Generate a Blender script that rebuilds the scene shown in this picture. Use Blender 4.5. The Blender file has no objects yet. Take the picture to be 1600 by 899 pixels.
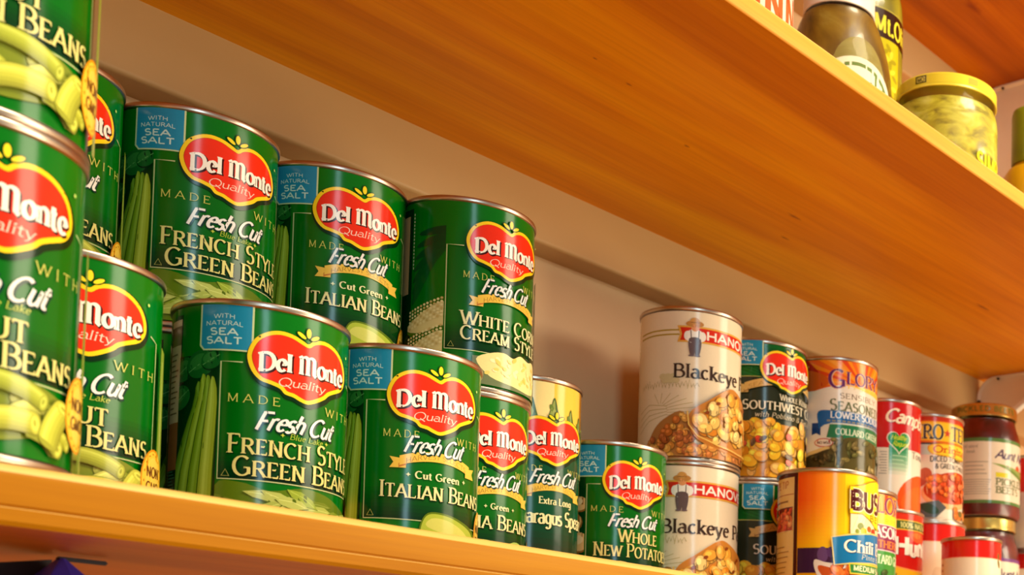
import bpy, bmesh, math, random
from mathutils import Vector, Matrix
from mathutils.geometry import tessellate_polygon
random.seed(7)
SC = bpy.context.scene
COL = SC.collection
MM = 0.001

# ------------------------------------------------------------------ helpers
def lin(c):
    """sRGB 0-255 -> linear rgba"""
    o = []
    for v in c[:3]:
        v = v/255.0
        o.append(v/12.92 if v <= 0.04045 else ((v+0.055)/1.055)**2.4)
    return (o[0], o[1], o[2], 1.0)

def link(name, me, mat=None, parent=None, loc=None):
    o = bpy.data.objects.new(name, me)
    COL.objects.link(o)
    if mat is not None:
        for m in (mat if isinstance(mat, (list, tuple)) else [mat]):
            me.materials.append(m)
    if parent is not None:
        o.parent = parent
    if loc is not None:
        o.location = loc
    return o

def tag(o, label, cat, group=None):
    o['label'] = label
    o['category'] = cat
    if group:
        o['group'] = group
    return o

def thing(name, label, cat, loc, rotz=0.0, group=None):
    e = bpy.data.objects.new(name, None)
    e.empty_display_size = 0.02
    COL.objects.link(e)
    e.location = loc
    e.rotation_euler = (0, 0, rotz)
    return tag(e, label, cat, group)

def struct(o):
    o['kind'] = 'structure'
    return o

def bm_obj(name, bm, mat, parent=None, smooth=False, loc=None, sharp=None):
    me = bpy.data.meshes.new(name)
    bmesh.ops.recalc_face_normals(bm, faces=bm.faces)
    bm.to_mesh(me)
    bm.free()
    if smooth:
        for p in me.polygons:
            p.use_smooth = True
        if sharp is not None:
            me.set_sharp_from_angle(angle=math.radians(sharp))
    return link(name, me, mat, parent, loc)

def lathe(profile, n=96, close_bottom=True, close_top=True):
    """profile: list of (r, z) in mm from bottom to top"""
    bm = bmesh.new()
    rings = []
    for r, z in profile:
        if r < 1e-6:
            rings.append([bm.verts.new((0, 0, z*MM))])
        else:
            rings.append([bm.verts.new((r*MM*math.sin(2*math.pi*i/n), -r*MM*math.cos(2*math.pi*i/n), z*MM)) for i in range(n)])
    for a, b in zip(rings[:-1], rings[1:]):
        for i in range(n):
            j = (i+1) % n
            if len(a) == 1 and len(b) == 1:
                continue
            if len(a) == 1:
                bm.faces.new((a[0], b[j], b[i]))
            elif len(b) == 1:
                bm.faces.new((a[i], a[j], b[0]))
            else:
                bm.faces.new((a[i], a[j], b[j], b[i]))
    return bm

def box(bm, x0, y0, z0, x1, y1, z1):
    v = [bm.verts.new((x*MM, y*MM, z*MM)) for z in (z0, z1) for x, y in ((x0, y0), (x1, y0), (x1, y1), (x0, y1))]
    for f in ((3, 2, 1, 0), (4, 5, 6, 7), (0, 1, 5, 4), (1, 2, 6, 5), (2, 3, 7, 6), (3, 0, 4, 7)):
        bm.faces.new([v[i] for i in f])

# ------------------------------------------------------------------ materials
def new_mat(name):
    m = bpy.data.materials.new(name)
    m.use_nodes = True
    nt = m.node_tree
    b = nt.nodes['Principled BSDF']
    return m, nt, b

def N(nt, typ, **kw):
    n = nt.nodes.new(typ)
    for k, v in kw.items():
        setattr(n, k, v)
    return n

def ramp(nt, fac, stops):
    r = N(nt, 'ShaderNodeValToRGB')
    e = r.color_ramp.elements
    e[0].position, e[0].color = stops[0]
    e[1].position, e[1].color = stops[-1]
    for p, c in stops[1:-1]:
        x = e.new(p)
        x.color = c
    nt.links.new(fac, r.inputs['Fac'])
    return r.outputs['Color']

def plain(name, c, rough=0.5, metal=0.0, spec=0.5, noise=0.0, nscale=60.0, bump=0.0):
    m, nt, b = new_mat(name)
    b.inputs['Roughness'].default_value = rough
    b.inputs['Metallic'].default_value = metal
    b.inputs['Specular IOR Level'].default_value = spec
    tc = N(nt, 'ShaderNodeTexCoord')
    nz = N(nt, 'ShaderNodeTexNoise')
    nz.inputs['Scale'].default_value = nscale
    nz.inputs['Detail'].default_value = 4
    nt.links.new(tc.outputs['Object'], nz.inputs['Vector'])
    l = lin(c)
    d = tuple(max(0, v*(1-noise)) for v in l[:3])+(1,)
    u = tuple(min(1, v*(1+noise)) for v in l[:3])+(1,)
    nt.links.new(ramp(nt, nz.outputs['Fac'], [(0.3, d), (0.7, u)]), b.inputs['Base Color'])
    if bump:
        bp = N(nt, 'ShaderNodeBump')
        bp.inputs['Strength'].default_value = bump
        bp.inputs['Distance'].default_value = 0.001
        nt.links.new(nz.outputs['Fac'], bp.inputs['Height'])
        nt.links.new(bp.outputs['Normal'], b.inputs['Normal'])
    return m

def print_mat():
    """glossy printed paper: the printed inks come from the colour attribute"""
    m, nt, b = new_mat('printed_paper')
    at = N(nt, 'ShaderNodeVertexColor', layer_name='ink')
    tc = N(nt, 'ShaderNodeTexCoord')
    nz = N(nt, 'ShaderNodeTexNoise')
    nz.inputs['Scale'].default_value = 900
    nz.inputs['Detail'].default_value = 2
    nt.links.new(tc.outputs['Object'], nz.inputs['Vector'])
    mx = N(nt, 'ShaderNodeMix', data_type='RGBA', blend_type='MULTIPLY')
    mx.inputs[0].default_value = 0.08
    nt.links.new(at.outputs['Color'], mx.inputs[6])
    nt.links.new(nz.outputs['Fac'], mx.inputs[7])
    nt.links.new(mx.outputs[2], b.inputs['Base Color'])
    b.inputs['Roughness'].default_value = 0.17
    b.inputs['Specular IOR Level'].default_value = 0.24
    # very slight paper waviness, so reflections break up
    n2 = N(nt, 'ShaderNodeTexNoise')
    n2.inputs['Scale'].default_value = 38
    nt.links.new(tc.outputs['Object'], n2.inputs['Vector'])
    bp = N(nt, 'ShaderNodeBump')
    bp.inputs['Strength'].default_value = 0.12
    bp.inputs['Distance'].default_value = 0.002
    nt.links.new(n2.outputs['Fac'], bp.inputs['Height'])
    nt.links.new(bp.outputs['Normal'], b.inputs['Normal'])
    return m

def wood_mat(name, dark, mid, light, knots, knot_amt=1.0, seed=0.0):
    m, nt, b = new_mat(name)
    tc = N(nt, 'ShaderNodeTexCoord')
    mp = N(nt, 'ShaderNodeMapping')
    mp.inputs['Scale'].default_value = (1.0, 11.0, 11.0)
    mp.inputs['Location'].default_value = (seed, seed*2.3, 0.0)
    nt.links.new(tc.outputs['Object'], mp.inputs['Vector'])
    # broad bands
    n1 = N(nt, 'ShaderNodeTexNoise')
    n1.inputs['Scale'].default_value = 2.2
    n1.inputs['Detail'].default_value = 3
    n1.inputs['Distortion'].default_value = 0.6
    nt.links.new(mp.outputs['Vector'], n1.inputs['Vector'])
    # fine grain
    mp2 = N(nt, 'ShaderNodeMapping')
    mp2.inputs['Scale'].default_value = (3.0, 110.0, 110.0)
    nt.links.new(tc.outputs['Object'], mp2.inputs['Vector'])
    n2 = N(nt, 'ShaderNodeTexNoise')
    n2.inputs['Scale'].default_value = 3.0
    n2.inputs['Detail'].default_value = 6
    n2.inputs['Roughness'].default_value = 0.6
    nt.links.new(mp2.outputs['Vector'], n2.inputs['Vector'])
    base = ramp(nt, n1.outputs['Fac'], [(0.28, lin(dark)), (0.5, lin(mid)), (0.74, lin(light))])
    g = ramp(nt, n2.outputs['Fac'], [(0.3, (0.74, 0.66, 0.58, 1)), (0.58, (1, 1, 1, 1))])
    mx = N(nt, 'ShaderNodeMix', data_type='RGBA', blend_type='MULTIPLY')
    mx.inputs[0].default_value = 0.42
    nt.links.new(base, mx.inputs[6])
    nt.links.new(g, mx.inputs[7])
    col = mx.outputs[2]
    # knots at given board positions (x, y, rx, ry in mm)
    for (kx, ky, rx, ry) in knots:
        k = N(nt, 'ShaderNodeMapping', vector_type='POINT')
        k.inputs['Location'].default_value = (-kx*MM/(rx*MM), -ky*MM/(ry*MM), 0)
        k.inputs['Scale'].default_value = (1/(rx*MM), 1/(ry*MM), 0)
        nt.links.new(tc.outputs['Object'], k.inputs['Vector'])
        gr = N(nt, 'ShaderNodeTexNoise')
        gr.inputs['Scale'].default_value = 1.6
        nt.links.new(k.outputs['Vector'], gr.inputs['Vector'])
        ad = N(nt, 'ShaderNodeVectorMath', operation='LENGTH')
        nt.links.new(k.outputs['Vector'], ad.inputs[0])
        sm = N(nt, 'ShaderNodeMath', operation='ADD')
        nt.links.new(ad.outputs['Value'], sm.inputs[0])
        nt.links.new(gr.outputs['Fac'], sm.inputs[1])
        f = ramp(nt, sm.outputs[0], [(0.55, (1, 1, 1, 1)), (1.0, (0, 0, 0, 1))])
        mk = N(nt, 'ShaderNodeMath', operation='MULTIPLY')
        mk.inputs[1].default_value = 0.75*knot_amt
        nt.links.new(f, mk.inputs[0])
        kk = N(nt, 'ShaderNodeMix', data_type='RGBA')
        nt.links.new(mk.outputs[0], kk.inputs[0])
        nt.links.new(col, kk.inputs[6])
        kk.inputs[7].default_value = lin((120, 42, 10))
        col = kk.outputs[2]
    nt.links.new(col, b.inputs['Base Color'])
    b.inputs['Roughness'].default_value = 0.42
    b.inputs['Specular IOR Level'].default_value = 0.12
    b.inputs['Coat Weight'].default_value = 0.02
    b.inputs['Coat Roughness'].default_value = 0.3
    bp = N(nt, 'ShaderNodeBump')
    bp.inputs['Strength'].default_value = 0.15
    bp.inputs['Distance'].default_value = 0.0006
    nt.links.new(n2.outputs['Fac'], bp.inputs['Height'])
    nt.links.new(bp.outputs['Normal'], b.inputs['Normal'])
    return m

def wall_mat(name, c):
    m, nt, b = new_mat(name)
    tc = N(nt, 'ShaderNodeTexCoord')
    n1 = N(nt, 'ShaderNodeTexNoise')
    n1.inputs['Scale'].default_value = 5
    n1.inputs['Detail'].default_value = 5
    nt.links.new(tc.outputs['Object'], n1.inputs['Vector'])
    l = lin(c)
    nt.links.new(ramp(nt, n1.outputs['Fac'], [(0.3, tuple(v*0.93 for v in l[:3])+(1,)), (0.7, tuple(min(1, v*1.05) for v in l[:3])+(1,))]), b.inputs['Base Color'])
    b.inputs['Roughness'].default_value = 0.55
    n2 = N(nt, 'ShaderNodeTexNoise')
    n2.inputs['Scale'].default_value = 240
    n2.inputs['Detail'].default_value = 3
    nt.links.new(tc.outputs['Object'], n2.inputs['Vector'])
    bp = N(nt, 'ShaderNodeBump')
    bp.inputs['Strength'].default_value = 0.25
    bp.inputs['Distance'].default_value = 0.0006
    nt.links.new(n2.outputs['Fac'], bp.inputs['Height'])
    nt.links.new(bp.outputs['Normal'], b.inputs['Normal'])
    return m

def glass_mat(name, tint=(255, 255, 255), rough=0.02):
    m, nt, b = new_mat(name)
    b.inputs['Base Color'].default_value = lin(tint)
    b.inputs['Transmission Weight'].default_value = 1.0
    b.inputs['Roughness'].default_value = rough
    b.inputs['IOR'].default_value = 1.12
    b.inputs['Specular IOR Level'].default_value = 1.0
    return m

def mottled(name, cols, scale, rough=0.35, coat=0.6, stretch=(1, 1, 1)):
    m, nt, b = new_mat(name)
    tc = N(nt, 'ShaderNodeTexCoord')
    mp = N(nt, 'ShaderNodeMapping')
    mp.inputs['Scale'].default_value = stretch
    nt.links.new(tc.outputs['Object'], mp.inputs['Vector'])
    n1 = N(nt, 'ShaderNodeTexNoise')
    n1.inputs['Scale'].default_value = scale
    n1.inputs['Detail'].default_value = 5
    n1.inputs['Distortion'].default_value = 0.8
    nt.links.new(mp.outputs['Vector'], n1.inputs['Vector'])
    k = len(cols)
    nt.links.new(ramp(nt, n1.outputs['Fac'], [(0.3+0.42*i/(k-1), lin(c)) for i, c in enumerate(cols)]), b.inputs['Base Color'])
    b.inputs['Roughness'].default_value = rough
    b.inputs['Coat Weight'].default_value = coat
    b.inputs['Coat Roughness'].default_value = 0.08
    bp = N(nt, 'ShaderNodeBump')
    bp.inputs['Strength'].default_value = 0.4
    bp.inputs['Distance'].default_value = 0.002
    nt.links.new(n1.outputs['Fac'], bp.inputs['Height'])
    nt.links.new(bp.outputs['Normal'], b.inputs['Normal'])
    return m

M_PRINT = print_mat()
M_TIN = plain('tin_plate', (186, 168, 154), rough=0.3, metal=1.0, noise=0.12, nscale=30)
M_TIN_D = plain('tin_dull', (150, 134, 124), rough=0.35, metal=1.0, noise=0.1, nscale=40)
M_WALL = wall_mat('painted_wall', (226, 188, 142))
M_CLEAT = wall_mat('painted_cleat', (190, 150, 98))
M_WHITE = plain('white_enamel', (252, 244, 230), rough=0.35, noise=0.04, nscale=25)
M_SCREW = plain('dark_screw', (70, 52, 40), rough=0.4, metal=0.6, noise=0.2)
M_GOLDLID = plain('gold_lid', (206, 176, 96), rough=0.25, metal=0.85, noise=0.1, nscale=25)
M_YELLID = plain('yellow_lid', (240, 214, 60), rough=0.3, noise=0.06, nscale=20)
M_WHITELID = plain('white_lid', (232, 214, 200), rough=0.35, noise=0.03)
M_GLASS = glass_mat('jar_glass')

# ------------------------------------------------------------------ stroke lettering
def arc(cx, cy, rx, ry, a0, a1, n=None):
    n = n or max(4, int(abs(a1-a0)/18))
    return [(cx+rx*math.cos(math.radians(a0+(a1-a0)*i/n)), cy+ry*math.sin(math.radians(a0+(a1-a0)*i/n))) for i in range(n+1)]
X = 0.66
G = {
 'A': (.78, [[(0, 0), (.39, 1)], [(.39, 1), (.78, 0)], [(.13, .34), (.65, .34)]]),
 'B': (.66, [[(.1, 0), (.1, 1)], [(.1, .97), (.32, .97)]+arc(.32, .75, .24, .22, 90, -90)+[(.1, .53)], [(.1, .53), (.34, .53)]+arc(.36, .28, .28, .25, 90, -90)+[(.1, .03)]]),
 'C': (.74, [arc(.42, .5, .38, .49, 48, 312)]),
 'D': (.78, [[(.1, 0), (.1, 1)], [(.1, .97), (.32, .97)]+arc(.32, .5, .42, .47, 90, -90)+[(.1, .03)]]),
 'E': (.6, [[(.1, 0), (.1, 1)], [(.1, .97), (.56, .97)], [(.1, .52), (.46, .52)], [(.1, .03), (.6, .03)]]),
 'F': (.56, [[(.1, 0), (.1, 1)], [(.1, .97), (.55, .97)], [(.1, .5), (.44, .5)]]),
 'G': (.8, [arc(.42, .5, .38, .49, 48, 330), [(.72, .42), (.72, .1)], [(.5, .42), (.78, .42)]]),
 'H': (.8, [[(.1, 0), (.1, 1)], [(.7, 0), (.7, 1)], [(.1, .52), (.7, .52)]]),
 'I': (.26, [[(.13, 0), (.13, 1)]]),
 'J': (.44, [[(.32, 1), (.32, .2)]+arc(.16, .16, .16, .16, 0, -150)]),
 'K': (.74, [[(.1, 0), (.1, 1)], [(.68, 1), (.12, .42)], [(.28, .56), (.72, 0)]]),
 'L': (.58, [[(.1, 0), (.1, 1)], [(.1, .03), (.57, .03)]]),
 'M': (.94, [[(.12, 0), (.12, 1)], [(.12, 1), (.46, .08)], [(.46, .08), (.82, 1)], [(.82, 1), (.82, 0)]]),
 'N': (.82, [[(.12, 0), (.12, 1)], [(.1, 1), (.7, 0)], [(.7, 0), (.7, 1)]]),
 'O': (.84, [arc(.42, .5, .38, .49, 90, 450, 24)]),
 'P': (.62, [[(.1, 0), (.1, 1)], [(.1, .97), (.34, .97)]+arc(.34, .72, .25, .25, 90, -90)+[(.1, .47)]]),
 'Q': (.84, [arc(.42, .5, .38, .49, 90, 450, 24), [(.46, .2), (.84, -.16)]]),
 'R': (.72, [[(.1, 0), (.1, 1)], [(.1, .97), (.34, .97)]+arc(.34, .74, .25, .23, 90, -90)+[(.1, .51)], [(.36, .5), (.7, 0)]]),
 'S': (.56, [arc(.28, .74, .22, .24, 35, 255)+arc(.28, .27, .24, .26, 80, -140)]),
 'T': (.68, [[(.34, 0), (.34, 1)], [(.02, .97), (.66, .97)]]),
 'U': (.78, [[(.1, 1), (.1, .34)]+arc(.39, .32, .29, .31, 180, 360)+[(.68, 1)]]),
 'V': (.76, [[(0, 1), (.38, 0)], [(.38, 0), (.76, 1)]]),
 'W': (1.1, [[(0, 1), (.3, 0)], [(.3, 0), (.55, .95)], [(.55, .95), (.8, 0)], [(.8, 0), (1.1, 1)]]),
 'X': (.76, [[(.02, 1), (.74, 0)], [(.74, 1), (.02, 0)]]),
 'Y': (.74, [[(0, 1), (.37, .46)], [(.74, 1), (.37, .46)], [(.37, .46), (.37, 0)]]),
 'Z': (.68, [[(.04, .97), (.64, .97)], [(.64, .97), (.02, .03)], [(.02, .03), (.66, .03)]]),
 'a': (.5, [arc(.24, .46, .18, .2, 150, 0)+[(.42, .1), (.5, .02)], arc(.23, .2, .2, .19, 60, 330)]),
 'b': (.54, [[(.09, 1), (.09, .04)], arc(.27, .33, .22, .32, 130, -130)]),
 'c': (.46, [arc(.27, .33, .22, .32, 50, 315)]),
 'd': (.54, [[(.45, 1), (.45, 0)], arc(.27, .33, .22, .32, 50, 310)]),
 'e': (.5, [[(.06, .38), (.46, .4)]+arc(.27, .34, .21, .31, 12, 318)]),
 'f': (.34, [[(.14, 0), (.14, .8)]+arc(.27, .8, .13, .18, 180, 50), [(0, .64), (.3, .64)]]),
 'g': (.54, [arc(.27, .34, .21, .3, 45, 315), [(.46, .64), (.46, -.1)]+arc(.27, -.1, .19, .2, 0, -150)]),
 'h': (.54, [[(.09, 0), (.09, 1)], arc(.27, .42, .18, .22, 170, 0)+[(.45, 0)]]),
 'i': (.22, [[(.11, 0), (.11, .64)], arc(.11, .86, .045, .045, 0, 360, 8)]),
 'j': (.24, [[(.14, .64), (.14, -.12)]+arc(.02, -.12, .12, .16, 0, -110), arc(.14, .86, .045, .045, 0, 360, 8)]),
 'k': (.5, [[(.09, 0), (.09, 1)], [(.44, .64), (.1, .26)], [(.2, .36), (.5, 0)]]),
 'l': (.22, [[(.11, 0), (.11, 1)]]),
 'm': (.82, [[(.09, 0), (.09, .64)], arc(.25, .42, .16, .22, 170, 0)+[(.41, 0)], arc(.57, .42, .16, .22, 170, 0)+[(.73, 0)]]),
 'n': (.54, [[(.09, 0), (.09, .64)], arc(.27, .42, .18, .22, 170, 0)+[(.45, 0)]]),
 'o': (.54, [arc(.27, .33, .22, .32, 90, 450, 20)]),
 'p': (.54, [[(.09, .64), (.09, -.3)], arc(.27, .33, .22, .32, 130, -130)]),
 'q': (.54, [[(.45, .64), (.45, -.3)], arc(.27, .33, .22, .32, 50, 310)]),
 'r': (.38, [[(.09, 0), (.09, .64)], arc(.25, .44, .16, .2, 165, 50)]),
 's': (.4, [arc(.2, .49, .15, .16, 35, 255)+arc(.2, .17, .16, .17, 80, -145)]),
 't': (.34, [[(.14, .86), (.14, .16)]+arc(.27, .15, .13, .14, 180, 300), [(0, .64), (.3, .64)]]),
 'u': (.54, [[(.09, .64), (.09, .24)]+arc(.26, .22, .17, .2, 180, 350), [(.45, .64), (.45, 0)]]),
 'v': (.5, [[(.02, .64), (.25, 0)], [(.25, 0), (.48, .64)]]),
 'w': (.74, [[(.02, .64), (.2, 0)], [(.2, 0), (.37, .6)], [(.37, .6), (.54, 0)], [(.54, 0), (.72, .64)]]),
 'x': (.5, [[(.02, .64), (.48, 0)], [(.48, .64), (.02, 0)]]),
 'y': (.5, [[(.02, .64), (.25, .02)], [(.48, .64), (.2, -.16), (.06, -.28)]]),
 'z': (.46, [[(.03, .62), (.43, .62)], [(.43, .62), (.03, .02)], [(.03, .02), (.45, .02)]]),
 '0': (.6, [arc(.3, .5, .24, .49, 90, 450, 20)]),
 '1': (.4, [[(.24, 0), (.24, 1)], [(.06, .8), (.24, 1)]]),
 '%': (.8, [arc(.18, .75, .14, .2, 0, 360, 10), arc(.62, .25, .14, .2, 0, 360, 10), [(.6, 1), (.2, 0)]]),
 '&': (.74, [arc(.32, .76, .18, .2, -60, 240)+[(.66, .04)], arc(.32, .27, .28, .26, 110, 360)+[(.66, .5)]]),
 '.': (.22, [arc(.1, .05, .05, .05, 0, 360, 8)]),
 "'": (.2, [[(.1, 1), (.08, .76)]]),
 '-': (.4, [[(.05, .35), (.35, .35)]]),
 '*': (.5, []),
 ' ': (.28, []),
 'm_': (1.04, [[(.14, 0), (.14, .84)], [(0, .9), (.14, .98)]+arc(.33, .8, .17, .18, 150, 0)+[(.5, 0)], arc(.69, .8, .19, .18, 170, 0)+[(.88, .08), (1.0, 0)]]),
 'd_': (.84, [[(.16, .04), (.16, .96)], [(0, .92), (.2, .98), (.4, .98)]+arc(.4, .5, .38, .48, 90, -90)+[(.04, .02)]]),
}
STY = {
 'roman': dict(thick=.165, thin=.062, nib=12, serif=.1, sh=.055),
 'romanb': dict(thick=.2, thin=.085, nib=12, serif=.1, sh=.055),
 'light': dict(thick=.09, thin=.05, nib=12, serif=.07, sh=.04),
 'sans': dict(thick=.13, thin=.12, nib=0, serif=0, sh=0),
 'sansb': dict(thick=.2, thin=.17, nib=0, serif=0, sh=0),
 'sansx': dict(thick=.25, thin=.2, nib=0, serif=0, sh=0),
 'slab': dict(thick=.2, thin=.12, nib=0, serif=.15, sh=.12),
 'black': dict(thick=.23, thin=.1, nib=28, serif=.06, sh=.11),
 'script': dict(thick=.2, thin=.1, nib=25, serif=.0, sh=.05, slant=.42),
 'scriptb': dict(thick=.15, thin=.06, nib=30, serif=.0, sh=.0, slant=.42),
 'italic': dict(thick=.12, thin=.05, nib=25, serif=.05, sh=.04, slant=.2),
}

def clip_half(poly, ax, val, keep_ge):
    out = []
    n = len(poly)
    for i in range(n):
        a, b = poly[i], poly[(i+1) % n]
        da, db = a[ax]-val, b[ax]-val
        if not keep_ge:
            da, db = -da, -db
        if da >= 0:
            out.append(a)
        if (da > 0 and db < 0) or (da < 0 and db > 0):
            t = da/(da-db)
            out.append((a[0]+(b[0]-a[0])*t, a[1]+(b[1]-a[1])*t))
    return out

class Label:
    """a printed paper label wrapped round a cylinder; s = mm round the can, z = mm up"""
    NS = 96
    def __init__(self, r, z0, z1, base):
        self.r, self.z0, self.z1 = r, z0, z1
        self.slab = 2*math.pi*r/self.NS
        self.v, self.f, self.c = [], [], []
        self.layer = 0
        self.clip = (-1e3, z0, 1e3, z1)
        # base wrap
        for i in range(self.NS):
            s0 = -math.pi*r+i*self.slab
            self._face([(s0, z0), (s0+self.slab, z0), (s0+self.slab, z1), (s0, z1)], lin(base))
        self.layer = 1
    def _face(self, pts, c):
        i0 = len(self.v)
        for p in pts:
            self.v.append((p[0], p[1], self.layer))
        self.f.append(list(range(i0, i0+len(pts))))
        self.c.append(c)
    def _convex(self, poly, c):
        s0, z0, s1, z1 = self.clip
        poly = clip_half(poly, 0, s0, True)
        if len(poly) > 2: poly = clip_half(poly, 0, s1, False)
        if len(poly) > 2: poly = clip_half(poly, 1, z0, True)
        if len(poly) > 2: poly = clip_half(poly, 1, z1, False)
        if len(poly) < 3: return
        area = sum(poly[i][0]*poly[(i+1) % len(poly)][1]-poly[(i+1) % len(poly)][0]*poly[i][1] for i in range(len(poly)))
        if abs(area) < 1e-5: return
        if area < 0: poly = poly[::-1]
        lo = min(p[0] for p in poly); hi = max(p[0] for p in poly)
        k0 = math.floor((lo+math.pi*self.r)/self.slab+1e-6); k1 = math.floor((hi+math.pi*self.r)/self.slab-1e-6)
        for k in range(k0, k1+1):
            a = -math.pi*self.r+k*self.slab
            q = poly
            if k > k0: q = clip_half(q, 0, a, True)
            if k < k1 and len(q) > 2: q = clip_half(q, 0, a+self.slab, False)
            if len(q) > 2: self._face(q, c)
    def poly(self, pts, col):
        c = lin(col)
        tri = tessellate_polygon([[Vector((p[0], p[1], 0)) for p in pts]])
        for t in tri:
            self._convex([pts[i] for i in t], c)
        self.layer += 1
    def smooth(self, pts, col, n=4):
        P = []
        m = len(pts)
        for i in range(m):
            p0, p1, p2, p3 = pts[i-1], pts[i], pts[(i+1) % m], pts[(i+2) % m]
            for k in range(n):
                t = k/n
                P.append(tuple(0.5*((2*p1[j])+(-p0[j]+p2[j])*t+(2*p0[j]-5*p1[j]+4*p2[j]-p3[j])*t*t+(-p0[j]+3*p1[j]-3*p2[j]+p3[j])*t**3) for j in (0, 1)))
        self.poly(P, col)
    def rect(self, s0, z0, s1, z1, col):
        self._convex([(s0, z0), (s1, z0), (s1, z1), (s0, z1)], lin(col)); self.layer += 1
    def grad(self, s0, z0, s1, z1, ca, cb, n=8, horiz=False):
        for i in range(n):
            t = (i+.5)/n
            c = lin(tuple(a+(b-a)*t for a, b in zip(ca, cb)))
            if horiz: self._convex([(s0+(s1-s0)*i/n, z0), (s0+(s1-s0)*(i+1)/n, z0), (s0+(s1-s0)*(i+1)/n, z1), (s0+(s1-s0)*i/n, z1)], c)
            else: self._convex([(s0, z0+(z1-z0)*i/n), (s1, z0+(z1-z0)*i/n), (s1, z0+(z1-z0)*(i+1)/n), (s0, z0+(z1-z0)*(i+1)/n)], c)
        self.layer += 1
    def ell(self, cx, cy, rx, ry, col, rot=0, n=14):
        a = math.radians(rot)
        self._convex([(cx+rx*math.cos(t)*math.cos(a)-ry*math.sin(t)*math.sin(a), cy+rx*math.cos(t)*math.sin(a)+ry*math.sin(t)*math.cos(a)) for t in [2*math.pi*i/n for i in range(n)]], lin(col)); self.layer += 1
    def ribbon(self, pts, wf, c):
        m = len(pts)
        if m < 2: return
        L, R = [], []
        closed = abs(pts[0][0]-pts[-1][0])+abs(pts[0][1]-pts[-1][1]) < 1e-6
        for i, p in enumerate(pts):
            a = pts[i-1] if i > 0 else (pts[-2] if closed else p)
            b = pts[i+1] if i < m-1 else (pts[1] if closed else p)
            dx, dy = b[0]-a[0], b[1]-a[1]
            l = math.hypot(dx, dy) or 1
            dx, dy = dx/l, dy/l
            w = wf(dx, dy)/2
            L.append((p[0]-dy*w, p[1]+dx*w)); R.append((p[0]+dy*w, p[1]-dx*w))
        for i in range(m-1):
            self._convex([L[i], R[i], R[i+1]], c)
            self._convex([L[i], R[i+1], L[i+1]], c)
    def line(self, pts, w, col):
        self.ribbon(pts, lambda a, b: w, lin(col)); self.layer += 1
    def text(self, t, s0, s1, z0, cap, col, style='roman', curve=0.0, slope=0.0, smallcaps=None, track=.1, shadow=None, grow=0.0, dx=0, dz=0):
        """text fitted between s0 and s1, baseline z0 (plus a parabola `curve` mm high in the middle)"""
        if shadow is not None:
            self.text(t, s0, s1, z0, cap, shadow[0], style, curve, slope, smallcaps, track, None, shadow[1], shadow[2], shadow[3])
        st = STY[style]
        c = lin(col)
        x = 0.0; items = []
        first = True
        for ch in t:
            if style == 'black' and ch in 'MD': ch = {'M': 'm_', 'D': 'd_'}[ch]
            k = 1.0
            if smallcaps is not None and not first and ch[0].isalpha(): k = smallcaps
            first = (ch == ' ')
            w, strokes = G[ch]
            items.append((x, k, strokes))
            x += w*k+track
        tot = x-track
        fx = (s1-s0)/tot if tot > 0 else 1
        mid, hw = (s0+s1)/2, (s1-s0)/2
        sl = st.get('slant', 0)
        thick, thin, nib = st['thick'], st['thin'], math.radians(st['nib'])
        for x0, k, strokes in items:
            kk = 1.0 if k == 1.0 else 1.12
            def tf(p, x0=x0, k=k):
                u = s0+(x0+p[0]*k)*fx+p[1]*k*cap*sl
                b = z0+curve*(1-((u-mid)/hw)**2)+slope*(u-mid)/hw
                tilt = -2*curve*(u-mid)/(hw*hw)+slope/hw
                return (u+dx, b+p[1]*k*cap+dz)
            def wf(a, b):
                return (thin+(thick-thin)*abs(a*math.sin(nib)-b*math.cos(nib)))*cap*k*kk*min(1.15, max(.8, fx/cap))+grow
            for strk in strokes:
                pts = [tf(p) for p in strk]
                self.ribbon(pts, wf, c)
                if st['serif'] > 0 and len(strk) > 1:
                    for e, o in ((strk[0], strk[1]), (strk[-1], strk[-2])):
                        ddx, ddy = e[0]-o[0], e[1]-o[1]
                        q = tf(e)
                        sw = st['serif']*fx*k+thick*cap*k*.35+grow/2
                        th = st['sh']*cap*k+grow/2
                        if abs(ddy) > abs(ddx)*.9 and (abs(e[1]) < .05 or abs(e[1]-1) < .02 or abs(e[1]-.64) < .03 or abs(e[1]+.3) < .02):
                            up = th if ddy < 0 else -th
                            self._convex([(q[0]-sw, q[1]), (q[0]+sw, q[1]), (q[0]+sw*.8, q[1]+up), (q[0]-sw*.8, q[1]+up)], c)
                        elif abs(ddx) > abs(ddy)*2 and len(strk) == 2 and (abs(e[1]-.97) < .01 or abs(e[1]-.03) < .01 or abs(e[1]-.5) < .03) and (e[0] > .4 or e[0] < .05) and e[0] != .1:
                            h = .17*cap*k*(1 if e[1] < .3 else -1 if e[1] > .8 else .5)
                            t2 = st['sh']*cap*1.1
                            self._convex([(q[0]-t2, q[1]), (q[0]+t2*.3, q[1]), (q[0]+t2*.3, q[1]+h), (q[0]-t2*.1, q[1]+h)], c)
        self.layer += 1
    def star(self, cx, cy, r, col, n=5, ri=.42, rot=90):
        pts = []
        for i in range(n*2):
            a = math.radians(rot+180*i/n); q = r if i % 2 == 0 else r*ri
            pts.append((cx+q*math.cos(a), cy+q*math.sin(a)))
        self.poly(pts, col)
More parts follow.
